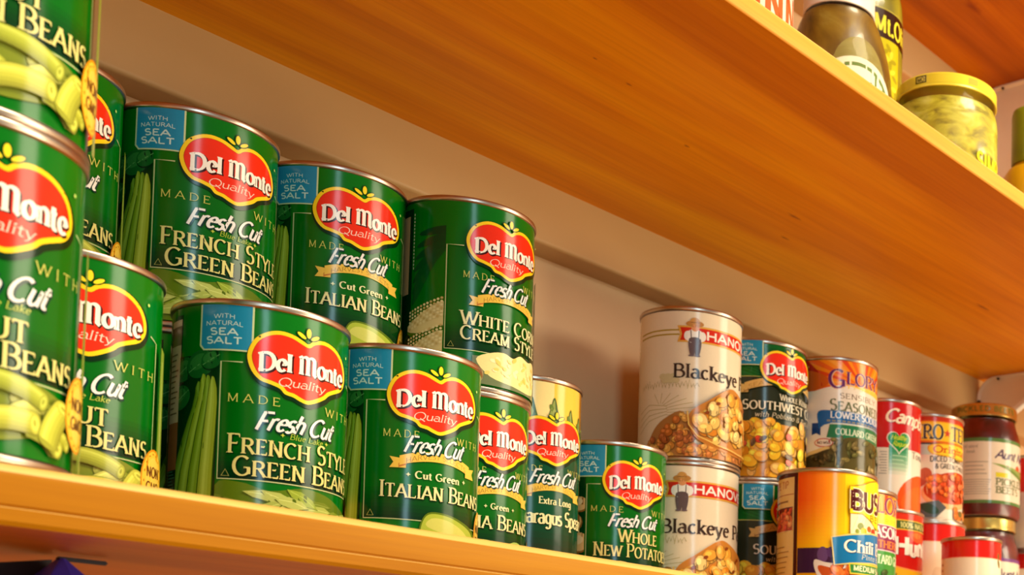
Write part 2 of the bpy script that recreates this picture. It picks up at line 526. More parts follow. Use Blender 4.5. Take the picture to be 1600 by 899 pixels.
    def build(self, name='label'):
        me = bpy.data.meshes.new(name)
        vs, nr = [], []
        for s, z, ly in self.v:
            a = s/self.r
            rho = (self.r+0.02+ly*0.006)*MM
            vs.append((rho*math.sin(a), -rho*math.cos(a), z*MM)); nr.append((math.sin(a), -math.cos(a), 0))
        me.from_pydata(vs, [], self.f)
        ca = me.color_attributes.new('ink', 'FLOAT_COLOR', 'CORNER')
        buf = []
        for f, c in zip(self.f, self.c):
            buf.extend(c*len(f))
        ca.data.foreach_set('color', buf)
        for p in me.polygons: p.use_smooth = True
        me.normals_split_custom_set_from_vertices(nr)
        me.materials.append(M_PRINT)
        return me
    # --- printed pictures of food
    def blobs(self, n, reg, rx, ry, pal, seed=1, rots=(0, 180), rimc=None, inside=None):
        rd = random.Random(seed)
        s0, z0, s1, z1 = reg
        k = 0
        while k < n:
            x, y = rd.uniform(s0, s1), rd.uniform(z0, z1)
            if inside and not inside(x, y): 
                k += .2; continue
            k += 1
            c = rd.choice(pal); a = rd.uniform(*rots); q = rd.uniform(.8, 1.2)
            dk = tuple(v*.62 for v in c)
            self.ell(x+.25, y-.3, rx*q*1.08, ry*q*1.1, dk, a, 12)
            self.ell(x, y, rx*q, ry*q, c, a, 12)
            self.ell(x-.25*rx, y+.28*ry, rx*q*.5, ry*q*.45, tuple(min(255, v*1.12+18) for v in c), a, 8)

# ------------------------------------------------------------------ label artwork
CREAM = (240, 222, 184)
PALEY = (226, 214, 130)
LOGO_O = [(-24.8, 85.4), (-24.3, 90.3), (-21.7, 95.4), (-17.2, 98.8), (-12.1, 100.2), (-6.6, 99.6), (-1.9, 97.7), (0.4, 96.9), (3.1, 99.1), (8.8, 100.5), (15.8, 99.1), (21.9, 95.2), (25.2, 89.9), (25.4, 84.6), (22.2, 80.0), (16, 77.0), (12.5, 75.2), (10.1, 72.9), (5.7, 70.2), (1.2, 68.3), (-2.5, 68.9), (-5.9, 70.3), (-9.3, 71.0), (-11.4, 73.2), (-15.4, 74.6), (-19.5, 75.9), (-22.9, 79.7)]
def inset(pts, d):
    n = len(pts); out = []
    for i in range(n):
        a, b = pts[i-1], pts[(i+1) % n]
        dx, dy = b[0]-a[0], b[1]-a[1]; l = math.hypot(dx, dy) or 1
        out.append((pts[i][0]-dy/l*d*-1, pts[i][1]+dx/l*d*-1))
    return out

def logo(L, dz=0.0, k=1.0, dark=(3, 40, 12)):
    P = [(x*k, (y-84.6)*k+84.6+dz) for x, y in LOGO_O]
    L.smooth([(x+.6, y-1.0) for x, y in inset(P, -1.1)], dark, 3)
    L.smooth(P, (250, 206, 30), 3)
    L.smooth(inset(P, 1.8), (190, 60, 12), 3)
    L.smooth(inset(P, 2.05), (234, 46, 20), 3)
    z = lambda v: (v-84.6)*k+84.6+dz
    L.text('Del Monte', -20.6*k, 22.6*k, z(81.0), 8.6*k, (252, 240, 226), 'black', slope=.7*k, curve=1.0*k, track=.045, shadow=((60, 18, 14), .7, .5, -.55))
    L.text('Quality', -12.4*k, 9.8*k, z(74.9), 4.0*k, (252, 206, 186), 'italic', slope=.5, curve=.3, track=.03)
    for q, g in (((22, 60, 8), .5), ((244, 216, 40), 0)):
        L.ell(.4, z(102.0), 1.15+g, 2.3+g, q)
        L.ell(-2.9, z(100.3), 2.3+g, .9+g, q, -32)
        L.ell(3.6, z(100.4), 2.3+g, .9+g, q, 30)
    L.ell(26.6*k, z(97.6), .7, .7, (190, 220, 110))

def salt(L, dz=0.0):
    L.poly([(-45.8, 110), (-22.6, 110), (-22.6, 88.2+dz), (-43.9, 88.2+dz), (-45.8, 90.4+dz)], (206, 214, 160))
    L.poly([(-45.0, 110), (-23.4, 110), (-23.4, 88.9+dz), (-43.5, 88.9+dz), (-45.0, 90.8+dz)], (34, 138, 176))
    w = (205, 228, 220)
    L.text('WITH', -39.4, -30.4, 102.9+dz, 2.0, w, 'sans', curve=.5)
    L.text('NATURAL', -43.0, -27.0, 99.6+dz, 2.0, w, 'sans', curve=.5)
    L.text('SEA', -40.8, -29.0, 95.5+dz, 3.1, w, 'sansb')
    L.text('SALT', -42.4, -27.2, 91.4+dz, 3.1, w, 'sansb')

def ribbonband(L, s0, s1, z, curve, h, col=(236, 190, 74), dark=(196, 120, 50), txt='HARVEST SELECTS'):
    m, hw = (s0+s1)/2, (s1-s0)/2
    n = 14
    f = lambda s: z+curve*(1-((s-m)/hw)**2)
    # folded tails
    L.poly([(s0-4.6, f(s0)-1.4), (s0+3, f(s0)-1.2), (s0+3, f(s0)+h-1.6), (s0-4.6, f(s0)+h-.6), (s0-2.8, f(s0)+h*.5-1)], col)
    L.poly([(s0-.4, f(s0)-1.2), (s0+3.2, f(s0)+.4), (s0+3.2, f(s0)+2), (s0-.4, f(s0)+1)], dark)
    L.poly([(s1+4.6, f(s1)-1.4), (s1-3, f(s1)-1.2), (s1-3, f(s1)+h-1.6), (s1+4.6, f(s1)+h-.6), (s1+2.8, f(s1)+h*.5-1)], col)
    top = [(s0+(s1-s0)*i/n, f(s0+(s1-s0)*i/n)+h) for i in range(n+1)]
    bot = [(s0+(s1-s0)*i/n, f(s0+(s1-s0)*i/n)) for i in range(n+1)]
    L.poly(bot+top[::-1], col)
    L.text(txt, s0+3, s1-3, z+h*.26, h*.5, (150, 104, 40), 'light', curve=curve)

def frame(L, zb, zt=83.3, gap=(-35.5, 34.0), col=(196, 200, 140)):
    a, b = gap
    L.line([(a+9, zt), (a, zt), (a+.3, zb), (b, zb), (b, zt-.5), (b-5, zt+1.5)], .65, col)
    L.line([(a+2.0, zb+1.4), (a+3.6, zb+4.4), (a+5.2, zb+1.4), (a+2.0, zb+1.4)], .35, (190, 190, 100))

def tallbeans(L, s0=-58, s1=-36.2, top=78, z0=3.2):
    L.clip = (s0, z0, s1, 110)
    L.rect(s0, z0, s1, 86, (4, 44, 12))
    for cx, cy, r in ((-55, 80, 6.5), (-45.5, 82, 7.5), (-56.5, 67, 6.5), (-40, 84, 5)):
        L.ell(cx+.4, cy-.5, r*1.08, r*.92, (2, 40, 12), 30, 20); L.ell(cx, cy, r, r*.84, (20, 92, 32), 30, 20); L.ell(cx-.8, cy+1, r*.7, r*.45, (44, 116, 46), 30, 16)
        L.line([(cx-r*.8, cy-r*.5), (cx+r*.8, cy+r*.5)], .35, (96, 156, 84))
    g = [(96, 130, 16), (140, 160, 30), (118, 146, 20), (158, 172, 44)]
    for i, (b, t, w) in enumerate(((-61, -45.5, 8.2), (-54.5, -43.2, 7.2), (-48.0, -41.0, 6.6), (-41.6, -38.8, 6.2))):
        tp = top-i*.6-(4 if i == 0 else 0)
        def pod(f, c, dx=0):
            L.smooth([(b-w*.5*f+dx, z0-4), (b-w*.5*f+dx+(t-b)*.35, z0+(tp-z0)*.4), (t-w*.36*f+dx, tp-12), (t-w*.2*f+dx, tp-3), (t+dx, tp), (t+w*.2*f+dx, tp-3), (t+w*.36*f+dx, tp-12), (b+w*.5*f+dx+(t-b)*.35, z0+(tp-z0)*.4), (b+w*.5*f+dx, z0-4)], c, 2)
        pod(1.12, (52, 84, 6)); pod(.96, g[i]); pod(.55, tuple(min(255, v+16) for v in g[i]), -.3); pod(.2, tuple(min(255, v+34) for v in g[i]), -.5)
    L.clip = (-1e3, L.z0, 1e3, L.z1)

def nutrition(L, s0=-69, s1=-57.2):
    L.rect(s0, 4, s1, 106, (2, 34, 12))
    L.rect(s0+.8, 5, s1-.8, 18, (214, 180, 150)); L.rect(s0+.8, 56, s1-.8, 104, (206, 170, 130))
    L.rect(s0+.8, 92, s1-.8, 101, (120, 90, 50)); L.rect(s0+.8, 34, s1-.8, 56, (150, 84, 40))
    for i in range(9): L.rect(s0+1.8, 21+i*1.5, s1-2.2-(i % 3), 21.5+i*1.5, (60, 110, 70))
    for i in range(12): L.rect(s0+2, 60+i*2.5, s1-2.4-(i*7 % 4), 60.7+i*2.5, (120, 92, 64))

def seal(L, cx=37.5, cz=22, ry=12.5, rx=11):
    L.ell(cx, cz, rx, ry, (214, 140, 20), 0, 24); L.ell(cx, cz, rx-.8, ry-.9, (244, 196, 60), 0, 24)
    L.ell(cx, cz, rx-3.2, ry-3.6, (250, 206, 84), 0, 20)
    for i in range(16):
        a = math.radians(i*22.5+5); L.ell(cx+(rx-2)*math.cos(a), cz+(ry-2.2)*math.sin(a), .35, .7, (176, 106, 20), math.degrees(a), 6)
    L.text('NON', cx-5, cx+5, cz+1.2, 4.4, (110, 60, 20), 'sansb'); L.text('GMO', cx-5, cx+5, cz-5.4, 4.4, (110, 60, 20), 'sansb')

def dm_base(zb, made=(-32.2, -11.2), wth=(10.6, 31.6)):
    L = Label(37.2, 3.4, 109.9, (0, 106, 14))
    L.rect(-35.5, zb, 34, 83.3, (0, 98, 12))
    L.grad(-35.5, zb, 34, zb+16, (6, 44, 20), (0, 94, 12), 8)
    return L

def dm_top(L, harvest, made, wth, dzf=0):
    logo(L)
    y = (214, 206, 100)
    L.text('MADE', made[0], made[1], 64.8, 3.9, y, 'light', track=.42)
    L.text('WITH', wth[0], wth[1], 65.2, 3.9, y, 'light', track=.42)
    w = (238, 232, 226)
    if harvest:
        ribbonband(L, -18, 20.5, 50.4, 3.6, 4.9)
        L.text('Fresh Cut', -16.5, 14.0, 57.6, 8.6, w, 'script', slope=.2, track=.02, shadow=((8, 50, 40), .8, .4, -.45))
    else:
        L.text('Fresh Cut', -21.0, 15.0, 53.4+dzf, 8.6, w, 'script', slope=.6, track=.02, shadow=((8, 50, 40), .8, .4, -.45))

def lab_french():
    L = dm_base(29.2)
    nutrition(L); tallbeans(L); frame(L, 29.2); salt(L); dm_top(L, 0, (-32.2, -11.2), (10.8, 31.8))
    L.text('Blue Lake', -6.5, 9.5, 50.2, 2.7, (170, 186, 60), 'italic'); L.star(-9.5, 51.6, 1, (190, 200, 70), 4); L.star(12, 51.6, 1, (190, 200, 70), 4)
    L.text('FRENCH STYLE', -31.2, 32.8, 41.2, 9.0, PALEY, 'roman', smallcaps=.8, shadow=((0, 30, 8), .3, .35, -.35))
    L.text('GREEN BEANS', -28.8, 33.4, 31.0, 9.0, PALEY, 'roman', smallcaps=.8, shadow=((0, 30, 8), .3, .35, -.35))
    L.clip = (-36, 3.4, 40, 29)
    L.smooth([(-36, 3), (-36, 26), (-26, 28), (-14, 25), (0, 28), (12, 27), (24, 23), (40, 17), (40, 3)], (92, 118, 20))
    rd = random.Random(3)
    for i in range(34):
        x = rd.uniform(-36, 36); z = rd.uniform(4, 23-(x > 14)*5); ln = rd.uniform(13, 24); a = math.radians(rd.uniform(-32, 30)); w = rd.uniform(1.8, 3)
        dx, dy = ln/2*math.cos(a), ln/2*math.sin(a); nx, ny = -w*math.sin(a), w*math.cos(a)
        c = rd.choice([(150, 168, 52), (128, 146, 40), (168, 180, 80), (112, 130, 34), (184, 192, 96)])
        L.poly([(x-dx-.4, z-dy-.5), (x+nx*1.15, z+ny-.2), (x+dx+.5, z+dy-.3), (x-nx*1.2, z-ny*1.2-.4)], (84, 104, 18))
        L.poly([(x-dx, z-dy), (x-dx*.3+nx, z-dy*.3+ny), (x+dx*.5+nx*.9, z+dy*.5+ny*.9), (x+dx, z+dy), (x+dx*.2-nx, z+dy*.2-ny), (x-dx*.6-nx*.8, z-dy*.6-ny*.8)], c)
        L.line([(x-dx*.8, z-dy*.8), (x+nx*.3, z+ny*.3), (x+dx*.8, z+dy*.8)], .35, tuple(min(255, v+30) for v in c))
    L.clip = (-1e3, L.z0, 1e3, L.z1)
    seal(L, 43.5, 20, 12, 9)
    return L.build()

def beancut(L, x, z, ln, w, a, c):
    a = math.radians(a); dx, dy = ln/2*math.cos(a), ln/2*math.sin(a); nx, ny = -math.sin(a), math.cos(a)
    bow = ln*.07
    def P(u, v):
        # u along the pod -1..1, v across -1..1
        b = bow*(1-u*u)
        return (x+dx*u+nx*(v*w+b), z+dy*u+ny*(v*w+b))
    sh = lambda f, g=0: tuple(min(255, q*f+g) for q in c)
    n = 8
    def strip(v0, v1, col, u0=-1, u1=1):
        top = [P(u0+(u1-u0)*i/n, v1) for i in range(n+1)]; bot = [P(u0+(u1-u0)*i/n, v0) for i in range(n+1)]
        for i in range(n): L._convex([bot[i], bot[i+1], top[i+1], top[i]], lin(col))
        L.layer += 1
    strip(-1.16, 1.08, sh(.72)); 
    e0 = P(-1, 0); e1 = P(1, 0)
    L.ell(e0[0], e0[1], w*.5, w*1.0, sh(.84), math.degrees(a)); L.ell(e1[0]+.2, e1[1]-.2, w*.62, w*1.1, sh(.72), math.degrees(a))
    for v0, v1, f, g in ((-1, -.66, .84, 0), (-.66, -.3, .94, 0), (-.3, .1, 1.0, 4), (.1, .4, 1.03, 14), (.4, .7, 1.06, 26), (.7, 1, 1.0, 8)):
        strip(v0, v1, sh(f, g))
    L.ell(e1[0], e1[1], w*.52, w*.98, sh(.98, 6), math.degrees(a)); L.ell(e1[0], e1[1], w*.34, w*.68, sh(1.04, 24), math.degrees(a)); L.ell(e1[0]-.1, e1[1]+.1, w*.14, w*.34, sh(.9), math.degrees(a))

def lab_cut():
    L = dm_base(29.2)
    nutrition(L); tallbeans(L); frame(L, 28.4); salt(L); dm_top(L, 0, (-32.2, -11.2), (10.8, 31.8))
    L.text('Blue Lake', -6.5, 9.5, 50.4, 2.7, (190, 196, 80), 'italic')
    L.text('CUT', -9.5, 9.2, 40.4, 8.6, PALEY, 'roman', smallcaps=.84, shadow=((0, 30, 8), .3, .35, -.35))
    L.text('GREEN BEANS', -30.5, 29.0, 31.0, 8.8, PALEY, 'roman', smallcaps=.82, shadow=((0, 30, 8), .3, .35, -.35))
    L.smooth([(-36, 26), (-24, 30), (-10, 29), (2, 30.5), (14, 28), (24, 25), (31, 23), (30, 14), (14, 10.5), (0, 7), (-20, 6), (-36, 7)], (126, 136, 40))
    L.clip = (-36, 5.5, 33, 30)
    rd = random.Random(9)
    for i in range(15):
        beancut(L, rd.uniform(-34, 24), rd.uniform(9, 22), rd.uniform(8, 13), rd.uniform(2.5, 3.3), rd.uniform(-40, 40), rd.choice([(170, 172, 50), (184, 186, 64), (156, 160, 44), (198, 196, 84)]))
    beancut(L, 5, 25, 20, 3.0, -14, (172, 176, 58)); beancut(L, -10, 18, 18, 3.4, -28, (186, 188, 60)); beancut(L, 4, 14, 16, 3.6, 6, (196, 192, 66))
    beancut(L, 20, 16, 14, 4.0, 64, (190, 190, 62)); beancut(L, -24, 23, 16, 3.2, 10, (176, 180, 70))
    L.clip = (-1e3, L.z0, 1e3, L.z1)
    L.poly([(34.6, 3.4), (42, 3.4), (39, 80), (35.5, 82)], (128, 150, 50)); L.poly([(37, 3.4), (39.5, 3.4), (37.6, 76), (37, 76)], (170, 184, 90))
    seal(L, 32.5, 22.5, 13.5, 8.6)
    return L.build()

def lab_italian():
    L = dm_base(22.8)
    nutrition(L); tallbeans(L); frame(L, 22.8, gap=(-34.5, 33.5)); salt(L); dm_top(L, 1, (-26, -9.4), (11, 27.5))
    L.text('Cut Green', -10.5, 13.0, 44.4, 3.7, (236, 230, 170), 'romanb'); L.star(-13.8, 46, 1.2, (230, 226, 160), 4); L.star(16.4, 46.4, 1.2, (230, 226, 160), 4)
    L.text('ITALIAN BEANS', -26.6, 31.6, 34.0, 8.4, (240, 228, 160), 'roman', smallcaps=.82, shadow=((0, 30, 8), .3, .35, -.35))
    L.smooth([(-8, 13), (-7.6, 21), (-4, 27.2), (4, 28), (14, 26), (26, 21.5), (29, 14), (24, 8), (8, 6), (-4, 8)], (92, 116, 20))
    L.smooth([(-7, 14), (-6.8, 21), (-3.6, 26.4), (4, 27), (13, 25), (24, 20.5), (27, 14), (22, 9), (8, 7), (-3, 9)], (172, 186, 60))
    L.smooth([(-4, 20), (-2, 24.6), (6, 24.6), (16, 21), (22, 16), (12, 16)], (206, 204, 96)); L.smooth([(4, 11), (8, 16), (20, 14), (24, 10), (14, 8)], (196, 190, 30))
    seal(L, 35.5, 21, 13, 7.5)
    return L.build()

def lab_corn():
    L = dm_base(22.8)
    L.rect(-70, 3.4, -58, 106, (2, 44, 14)); L.rect(-69, 56, -61, 102, (196, 160, 110)); L.rect(-69, 6, -61, 14, (210, 180, 150))
    for i in range(16): L.rect(-57.2, 70+i*2.1, -56.4, 71.3+i*2.1, (186, 196, 160))
    L.clip = (-60, 3.4, -36, 110)
    for i in range(7): L.ell(-50+2*i, 62+5*i, 15, 2.4, (4, 84-4*i, 26), 62-9*i)
    for cz, hh in ((42, 10), (26, 9)):
        L.smooth([(-62, cz-8), (-50, cz+2), (-36, cz+hh+1), (-34, cz-6), (-50, cz-12)], (70, 110, 16))
        L.smooth([(-61, cz-7), (-50, cz+1), (-36, cz+hh-2), (-34, cz-5), (-50, cz-10)], (226, 206, 140))
        for i in range(12):
            for j in range(6): L.ell(-58+i*2.1, cz-7.5+j*2+i*.75, .85, .8, (238, 222, 160) if (i+j) % 3 else (206, 180, 110), 0, 6)
    L.clip = (-1e3, L.z0, 1e3, L.z1)
    frame(L, 22.6, gap=(-35.0, 33)); dm_top(L, 1, (-26, -9.4), (11, 27.5))
    L.text('WHITE CORN', -26.4, 28, 37.4, 8.0, (240, 230, 170), 'roman', smallcaps=.82, shadow=((0, 30, 8), .3, .35, -.35))
    L.text('CREAM STYLE', -26.4, 28, 28.8, 8.0, (240, 230, 170), 'roman', smallcaps=.82, shadow=((0, 30, 8), .3, .35, -.35))
    L.rect(-20, 4, 36, 20, (110, 120, 84))
    L.smooth([(-18, 18), (-10, 23), (-2, 24.6), (4, 23), (10, 26), (18, 24.6), (25, 26), (32, 22), (31, 10), (20, 5.5), (4, 6.5), (-10, 9)], (240, 220, 150))
    rd = random.Random(5)
    for i in range(46):
        x, z = rd.uniform(-13, 27), rd.uniform(9, 22); L.ell(x, z, rd.uniform(1.2, 2.3), rd.uniform(.8, 1.2), rd.choice([(252, 236, 180), (232, 206, 110), (246, 224, 150), (224, 196, 96)]), rd.uniform(-50, 50), 9)
    L.poly([(34, 3.4), (44, 3.4), (42, 80), (36, 80)], (150, 140, 40))
    return L.build()

def lab_lima():
    L = dm_base(24)
    nutrition(L); tallbeans(L); frame(L, 24); salt(L); dm_top(L, 1, (-26, -9.4), (11, 27.5))
    L.text('Green', -6, 6, 44.6, 3.4, (236, 230, 170), 'romanb'); L.star(-9, 46, 1.1, (230, 226, 160), 4); L.star(9.4, 46, 1.1, (230, 226, 160), 4)
    L.text('LIMA BEANS', -26, 26, 33.0, 8.8, (240, 228, 160), 'roman', smallcaps=.82, shadow=((0, 30, 8), .3, .35, -.35))
    for x, z, a in ((-22, 18, 20), (-8, 21, -10), (-14, 12, 0), (4, 14, 30), (12, 22, 10), (20, 14, -25), (-2, 8, 0), (26, 22, 10)):
        L.ell(x+.4, z-.6, 8.4, 5.8, (70, 110, 24), a, 20); L.ell(x, z, 7.9, 5.4, (164, 190, 90), a, 20); L.ell(x-1, z+1.2, 5, 2.6, (194, 212, 130), a, 14)
    seal(L, 36, 21, 12, 7.5)
    return L.build()

def lab_potato():
    L = dm_base(30)
    nutrition(L)
    L.clip = (-58, 3.4, -36, 110)
    L.rect(-58, 3.4, -36, 88, (4, 56, 18))
    for x, z, r in ((-50, 74, 7), (-40, 70, 6), (-46, 58, 8), (-40, 44, 8), (-50, 34, 9), (-40, 22, 8), (-50, 12, 8)):
        L.ell(x+.5, z-.8, r, r*.85, (150, 100, 40)); L.ell(x, z, r*.95, r*.8, (232, 190, 120)); L.ell(x-1, z+1.5, r*.55, r*.4, (246, 218, 160))
    L.clip = (-1e3, L.z0, 1e3, L.z1)
    frame(L, 29, gap=(-35, 33)); salt(L); dm_top(L, 0, (-32, -11), (11, 32), 2.0)
    L.text('WHOLE', -13.6, 16.6, 44.8, 8.8, PALEY, 'roman', smallcaps=.82, shadow=((0, 30, 8), .3, .35, -.35))
    L.text('NEW POTATOES', -29.4, 32.5, 34.8, 9.2, PALEY, 'roman', smallcaps=.8, shadow=((0, 30, 8), .3, .35, -.35))
    L.clip = (-36, 3.4, 36, 35)
    for x, z, r in ((-30, 20, 9), (28, 22, 9), (-12, 22, 12), (10, 21, 12), (-22, 8, 10), (0, 8, 11), (22, 8, 10)):
        L.ell(x+.5, z-1, r, r*.85, (150, 104, 40), 0, 20); L.ell(x, z, r*.96, r*.82, (236, 206, 130), 0, 20); L.ell(x-2, z+2.6, r*.55, r*.36, (250, 228, 170), 0, 14)
    L.clip = (-1e3, L.z0, 1e3, L.z1)
    return L.build()

def lab_asparagus():
    L = Label(32.6, 3.4, 138.6, (6, 70, 40))
    L.clip = (-50, 3.4, 50, 138.6)
    L.rect(-50, 100, 50, 139, (248, 200, 74)); L.rect(-50, 96, -1.5, 139, (250, 222, 150))
    L.rect(24, 3.4, 40, 139, (176, 120, 26))
    for i, x in enumerate((-42, -33, -24.5, -15.5, -1.2, 12.0, 22.5, 33, 43)):
        tp = (126, 124, 128, 128.5, 129.5, 124.5, 122, 126, 124)[i]
        w = 8.6
        L.smooth([(x-w*.8, 84), (x-w*.78, 104), (x-w*.3, tp-8), (x, tp), (x+w*.3, tp-8), (x+w*.78, 104), (x+w*.8, 84)], (70, 96, 40), 3)
        L.smooth([(x-w*.7, 84), (x-w*.68, 104), (x-w*.26, tp-8), (x, tp-1.5), (x+w*.1, tp-10), (x+w*.2, 104), (x+w*.2, 84)], (146, 158, 84), 3)
        for j in range(9):
            L.ell(x+((j % 3)-1)*1.9, tp-7-j*2.9, 1.3, 2.5, ((104, 128, 56), (164, 172, 98), (88, 116, 70))[j % 3], (j % 3-1)*-18, 8)
    L.rect(-50, 27, 26, 96, (8, 74, 44)); L.grad(-50, 27, 26, 50, (40, 46, 26), (8, 72, 42), 6)
    L.rect(-50, 3.4, 26, 26.4, (130, 146, 40))
    for i in range(15):
        x = -48+i*5.2
        L.rect(x, 3.4, x+4.4, 26.4, (96, 122, 40) if i % 2 else (150, 164, 62)); L.rect(x+1, 3.4, x+2, 26.4, (180, 190, 110))
    L.line([(-50, 29), (26, 29)], .7, (224, 222, 200)); L.line([(-50, 26.6), (26, 26.6)], .4, (200, 210, 150))
    logo(L, 16.5, .96)
    y = (214, 206, 100)
    L.text('MADE', -24, -8, 80.6, 3.8, y, 'light', track=.42); L.text('WITH', 10, 26, 81, 3.8, y, 'light', track=.42)
    ribbonband(L, -17, 19, 65.6, 3.8, 5.2)
    L.text('Fresh Cut', -16, 16.5, 73.4, 8.8, (238, 232, 226), 'script', slope=.2, track=.02, shadow=((8, 50, 40), .8, .4, -.45))
    L.text('Extra Long', -9.6, 13.5, 60.4, 4.4, (236, 230, 170), 'romanb')
    L.text('Asparagus Spears', -30, 31, 47.6, 9.4, (240, 230, 170), 'romanb', track=.04, shadow=((0, 30, 8), .3, .35, -.35))
    L.clip = (-1e3, L.z0, 1e3, L.z1)
    seal(L, 34.5, 22, 13, 6.5)
    return L.build()

def lab_southwest():
    L = Label(37.2, 3.4, 109.9, (44, 48, 30))
    L.rect(-70, 82, 70, 110, (8, 92, 26))
    for i in range(5): L.line([(-46, 100-i*3), (-24, 90-i*2.2)], 1.4, (14, 108, 34))
    L.line([(-70, 82), (70, 82)], .6, (190, 180, 90))
    L.clip = (-60, 3.4, 62, 52)
    rd = random.Random(21)
    L.rect(-60, 3, 62, 46, (214, 140, 30))
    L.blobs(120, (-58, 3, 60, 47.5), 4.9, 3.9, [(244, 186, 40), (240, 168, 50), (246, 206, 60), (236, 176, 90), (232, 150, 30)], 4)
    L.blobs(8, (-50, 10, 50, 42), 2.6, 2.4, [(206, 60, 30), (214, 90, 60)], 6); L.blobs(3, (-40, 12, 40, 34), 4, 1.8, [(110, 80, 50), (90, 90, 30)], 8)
    L.clip = (-1e3, L.z0, 1e3, L.z1)
    ribbonband(L, -36, 40, 70, 7.0, 6.2, (214, 168, 92), (150, 100, 50), 'SEASONED FAVORITES')
    L.text('WHOLE KERNEL', -9.5, 26, 64.6, 4.8, (226, 210, 180), 'roman', smallcaps=.8)
    L.text('SOUTHWEST CORN', -37, 42, 55.4, 7.6, (236, 220, 190), 'roman', smallcaps=.86, curve=.8)
    L.text('with Poblano & Red Peppers', -28, 42, 50.0, 3.9, (216, 196, 160), 'italic')
    salt(L, 2.0)
    logo(L, 3.0, 1.0, (30, 50, 14))
    return L.build()

def lab_hanover():
    L = Label(37.2, 3.4, 110.4, (238, 218, 186))
    for z in (96.3, 93.0): L.line([(-75, z-.6), (-60, z), (-38, z)], .8+.35, (176, 146, 36))
    # field sketch
    for i in range(13):
        a = math.radians(100-i*13); L.line([(-52+6*math.cos(a), 34+8*math.sin(a)), (-52+30*math.cos(a), 34+16*math.sin(a)*1.0)], .4, (196, 172, 110))
    for i in range(4): L.line([(-74, 22+i*5), (-62, 30+i*4), (-46, 34+i*2)], .45, (196, 172, 110))
    for i in range(18):
        x = -72+i*2.7; L.line([(x, 53+(i*7 % 5)*.6), (x+1.5, 57+(i*5 % 4)), (x+3, 53.5+(i*3 % 4)*.5)], .4, (184, 164, 104))
    for i in range(6): L.ell(-50+i*2, 62-(i % 2)*3, 3, 2.2, (214, 198, 150))
    # banner
    L.poly([(-39.6, 99.6), (46, 99.6), (46, 87.4), (-39.6, 87.4), (-37.6, 93.4)], (226, 168, 70))
    L.poly([(-37.6, 98.3), (46, 98.3), (46, 88.7), (-37.6, 88.7), (-36.2, 93.4)], (212, 44, 26))
    L.text('HANOVER', -18.6, 39.5, 90.2, 6.4, (250, 240, 226), 'sansb', track=.1)
    # farmer boy
    L.ell(-32.2, 92.2, 2.6, 3.6, (244, 236, 226)); L.ell(-21.6, 92.2, 2.6, 3.6, (244, 236, 226))
    L.smooth([(-31.5, 96), (-22.5, 96), (-22, 88), (-32, 88)], (248, 240, 230))
    L.smooth([(-31.2, 90), (-22.8, 90), (-23.6, 78.4), (-26.4, 78), (-27, 80), (-27.6, 78), (-30.4, 78.4)], (100, 80, 82))
    L.line([(-30, 96.4), (-29.6, 90)], .7, (100, 80, 82)); L.line([(-24.2, 96.4), (-24.4, 90)], .7, (100, 80, 82))
    L.ell(-29.4, 77.6, 2.2, .7, (110, 90, 96)); L.ell(-25, 77.6, 2.2, .7, (110, 90, 96))
    L.ell(-27, 98.2, 2.9, 2.6, (226, 150, 96)); L.ell(-27.2, 101.2, 6.4, 2.5, (190, 130, 64), 0, 20); L.ell(-27.2, 103.2, 3.4, 2.6, (206, 148, 76)); L.line([(-30.4, 102.2), (-24, 102.2)], .6, (130, 80, 40))
    L.text('Blackeye Peas', -41.6, 44, 61.0, 10.4, (62, 44, 38), 'roman', track=.1)
    # bowls of beans
    def mound(x, y): return ((x+46)/20.0)**2+((y-8)/27.0)**2 < 1
    def bowl(x, y): return (y > 13+((x-6)/30.0)**2*14) and (y < 55-abs(x-2)*.95)
    L.clip = (-62, 3.4, 44, 60)
    L.smooth([(-62, 12), (-56, 24), (-46, 32), (-34, 36), (-28, 20), (-26, 3), (-60, 3)], (180, 120, 60))
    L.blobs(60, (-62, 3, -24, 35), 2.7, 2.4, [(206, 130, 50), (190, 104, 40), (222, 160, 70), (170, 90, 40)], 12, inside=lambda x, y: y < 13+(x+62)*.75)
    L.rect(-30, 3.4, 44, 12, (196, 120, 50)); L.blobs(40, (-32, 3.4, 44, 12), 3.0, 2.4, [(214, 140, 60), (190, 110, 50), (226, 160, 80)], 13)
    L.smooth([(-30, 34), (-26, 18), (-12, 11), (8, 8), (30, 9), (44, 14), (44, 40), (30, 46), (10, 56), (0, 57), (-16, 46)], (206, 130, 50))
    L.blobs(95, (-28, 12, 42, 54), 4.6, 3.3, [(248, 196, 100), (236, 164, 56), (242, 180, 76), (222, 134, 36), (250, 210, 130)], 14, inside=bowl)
    for x, y in ((-10, 44), (6, 52), (18, 45), (-18, 36), (14, 36), (30, 36)): L.ell(x, y, 1.8, 1.2, (140, 66, 24), 30)
    L.line([(-31, 36), (-30, 26), (-24, 18), (-10, 13), (10, 10), (28, 10), (44, 12)], .9, (236, 190, 96))
    L.clip = (-1e3, L.z0, 1e3, L.z1)
    return L.build()

def glory_top(L, zc):
    L.rect(-70, zc, 70, 110, (250, 140, 24))
    for i in range(15):
        a = math.radians(i*12.5+4); L.poly([(-6, 88), (-6+90*math.cos(a), 88+60*math.sin(a)), (-6+90*math.cos(a+.12), 88+60*math.sin(a+.12))], ((226, 70, 20), (250, 160, 50), (236, 100, 30))[i % 3])

